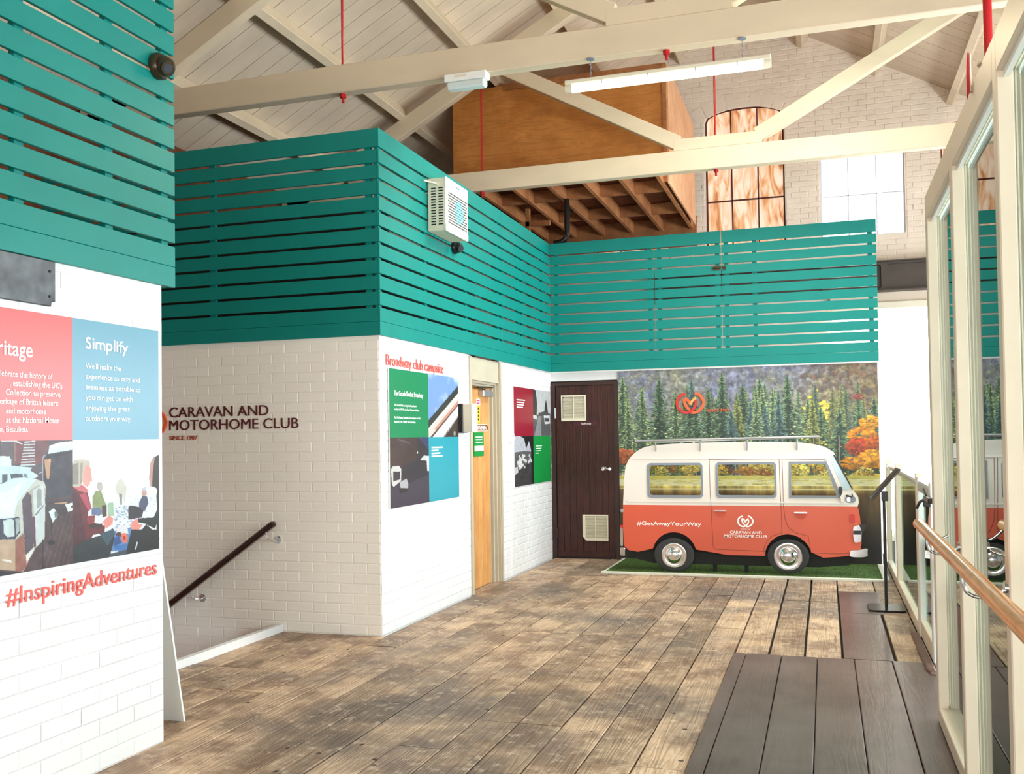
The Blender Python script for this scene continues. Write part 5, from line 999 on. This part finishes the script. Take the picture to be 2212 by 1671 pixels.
# balustrade beyond the partition, up to the mural
bs = thing('glass_balustrade', 'low cream framed glass balustrade beyond the partition', 'balustrade', loc=(.61, 8.5, 0)); XB = .600
posts = [(11.02, 1.16), (9.55, 1.15), (7.42, 1.15)]
for y, h in posts: part('post', B().box((XB, y, 0), (XB+.055, y+.075, h), None, .004).me('post'), M_cream, bs)
for a, b in ((9.625, 11.02), (7.495, 9.55)):
    part('top_rail', B().box((XB+.005, a, 1.055), (XB+.05, b, 1.10), None, .01).me('top_rail'), M_alu, bs); part('bottom_rail', B().box((XB, a, .0), (XB+.055, b, .085), None, .003).me('bottom_rail'), M_cream, bs)
    part('pane', B().box((XB+.024, a-.004, .08), (XB+.031, b+.004, 1.06)).me('pane'), M_glass, bs)
gt = thing('glazed_gate', 'narrow white framed glazed gate at the near end of the balustrade', 'gate', loc=(.61, 6.9, 0))
for y in (7.30, 6.45): part('stile', B().box((XB, y, .03), (XB+.045, y+.09, 1.13), None, .004).me('stile'), M_white, gt)
part('bottom_rail', B().box((XB, 6.54, .03), (XB+.045, 7.30, .14), None, .003).me('bottom_rail'), M_cream, gt); part('top_rail', B().box((XB, 6.54, 1.03), (XB+.045, 7.30, 1.10), None, .01).me('top_rail'), M_alu, gt); part('pane', B().box((XB+.02, 6.535, .135), (XB+.026, 7.305, 1.035)).me('pane'), M_glass, gt)
ep = thing('end_post', 'slim white post between the gate and the glass partition', 'post', loc=(.6, 6.2, 0)); part('shaft', B().box((.595, 6.10, 0), (.650, 6.17, 1.12), None, .004).me('shaft'), M_white, ep); part('base_plate', B().box((.585, 6.08, 0), (.66, 6.19, .012)).me('base_plate'), M_sgrey, ep)
gl_ = thing('gate_clamp', 'black clamp latch on top of the glazed gate', 'latch', loc=(.58, 6.5, 1.03)); part('arm', B().box((.565, 6.20, 1.02), (.60, 6.50, 1.05), None, .005).box((.56, 6.42, .985), (.60, 6.46, 1.02), None, .003).me('arm'), M_black, gl_); part('lever', B().tube([(.58, 6.5, 1.03), (.555, 6.62, 1.0), (.545, 6.70, .96)], .009, 8).tube([(.58, 6.45, 1.05), (.57, 6.52, 1.09)], .006, 8).me('lever'), M_black, gl_)
ts = tag(part('threshold_strip', B().box((.545, 6.30, .0), (.598, 7.45, .030), None, .010).box((.56, 6.22, .0), (.60, 6.32, .018), None, .004).me('threshold_strip'), paint('worn_brown_timber', (104, 78, 66), .5, var=.12), None), 'worn brown timber threshold strip at the foot of the gate', 'threshold')

# sign stand
ss = thing('sign_stand', 'black floor standing sign holder in front of the balustrade', 'sign stand', loc=(.443, 8.5, 0))
part('base', shape('base', [rrect(.300, 8.33, .585, 8.66, .04)], 'xy', .018, .012, .003), M_black, ss); part('pole', B().cyl((.443, 8.5, .006), (.443, 8.5, .90), .0125, n=16).me('pole', True), M_black, ss)
mtx = Matrix.Rotation(R(-49), 4, 'Y')
part('holder', B().box((.443-.165+.01, 8.34, 1.022-.010), (.443+.165+.01, 8.66, 1.022+.010), mtx, .005).me('holder'), M_bronze if False else paint('dark_brown_frame_b', (48, 38, 34), .35), ss); part('sign_face', B().box((.443-.15+.01, 8.355, 1.022+.0095), (.443+.15+.01, 8.645, 1.022+.0115)).me('sign_face'), M_brownp, ss)
sfc = [o for o in ss.children if o.name.startswith('sign_face')][0]
for v in sfc.data.vertices: p = Vector((v.co.x-.453, v.co.y-8.5, v.co.z-1.022)); p = mtx @ p; v.co = p+Vector((.453, 8.5, 1.022))
part('tilt_joint', B().box((.425, 8.48, .88), (.475, 8.52, .96), None, .005).me('tilt_joint'), M_black, ss)

# things behind the glass
tb = thing('display_table', 'long pale table behind the glass partition', 'table', loc=(1.2, 6.5, 0))
part('table_top', B().box((.80, 5.1, .735), (1.55, 8.4, .76), None, .004).me('table_top'), M_white, tb)
for x in (.86, 1.49):
    for y in (5.2, 8.3): part('leg', B().cyl((x, y, 0), (x, y, .735), .018, n=12).me('leg'), M_alu, tb)
for i, (x, y, lb_) in enumerate(((.93, 7.95, 'white tent card on the far end of the table behind the glass'), (.89, 5.53, 'white tent card on the near end of the table behind the glass'))):
    t = thing('tent_card', lb_, 'card', loc=(x, y, .76)); mt = Matrix.Rotation(R(10), 4, 'Z') @ Matrix.Rotation(R(-10), 4, 'X')
    part('card', B().box((x-.085, y-.004, .765), (x+.085, y+.004, 1.0), mt).me('card'), M_white, t); part('foot', B().box((x-.085, y-.03, .76), (x+.085, y+.03, .764), Matrix.Rotation(R(10), 4, 'Z')).me('foot'), M_em, t)
    part('lines_of_print', B().box((x-.055, y-.0052, .90), (x+.05, y-.0046, .908), mt).box((x-.055, y-.0058, .875), (x+.01, y-.0052, .883), mt).me('lines'), M_sgrey, t)
def chair(x, y, label):
    t = thing('cafe_chair', label, 'chair', 'green chairs at the table behind the glass', (x, y, 0)); g = paint('sage_green_seat', (104, 142, 118), .5)
    part('seat', B().box((x-.2, y-.2, .44), (x+.2, y+.2, .475), None, .015).me('seat'), g, t); part('backrest', B().box((x+.18, y-.19, .62), (x+.21, y+.19, .86), None, .012).me('backrest'), g, t)
    for sx in (-1, 1):
        for sy in (-1, 1): part('leg', B().tube([(x+sx*.19, y+sy*.18, 0), (x+sx*.17, y+sy*.16, .44)] + ([(x+.195, y+sy*.16, .86)] if sx > 0 else []), .010, 8).me('leg', True), M_chrome, t)
chair(1.75, 5.6, 'sage green chair at the near end of the table behind the glass'); chair(1.75, 6.8, 'sage green chair at the middle of the table behind the glass')
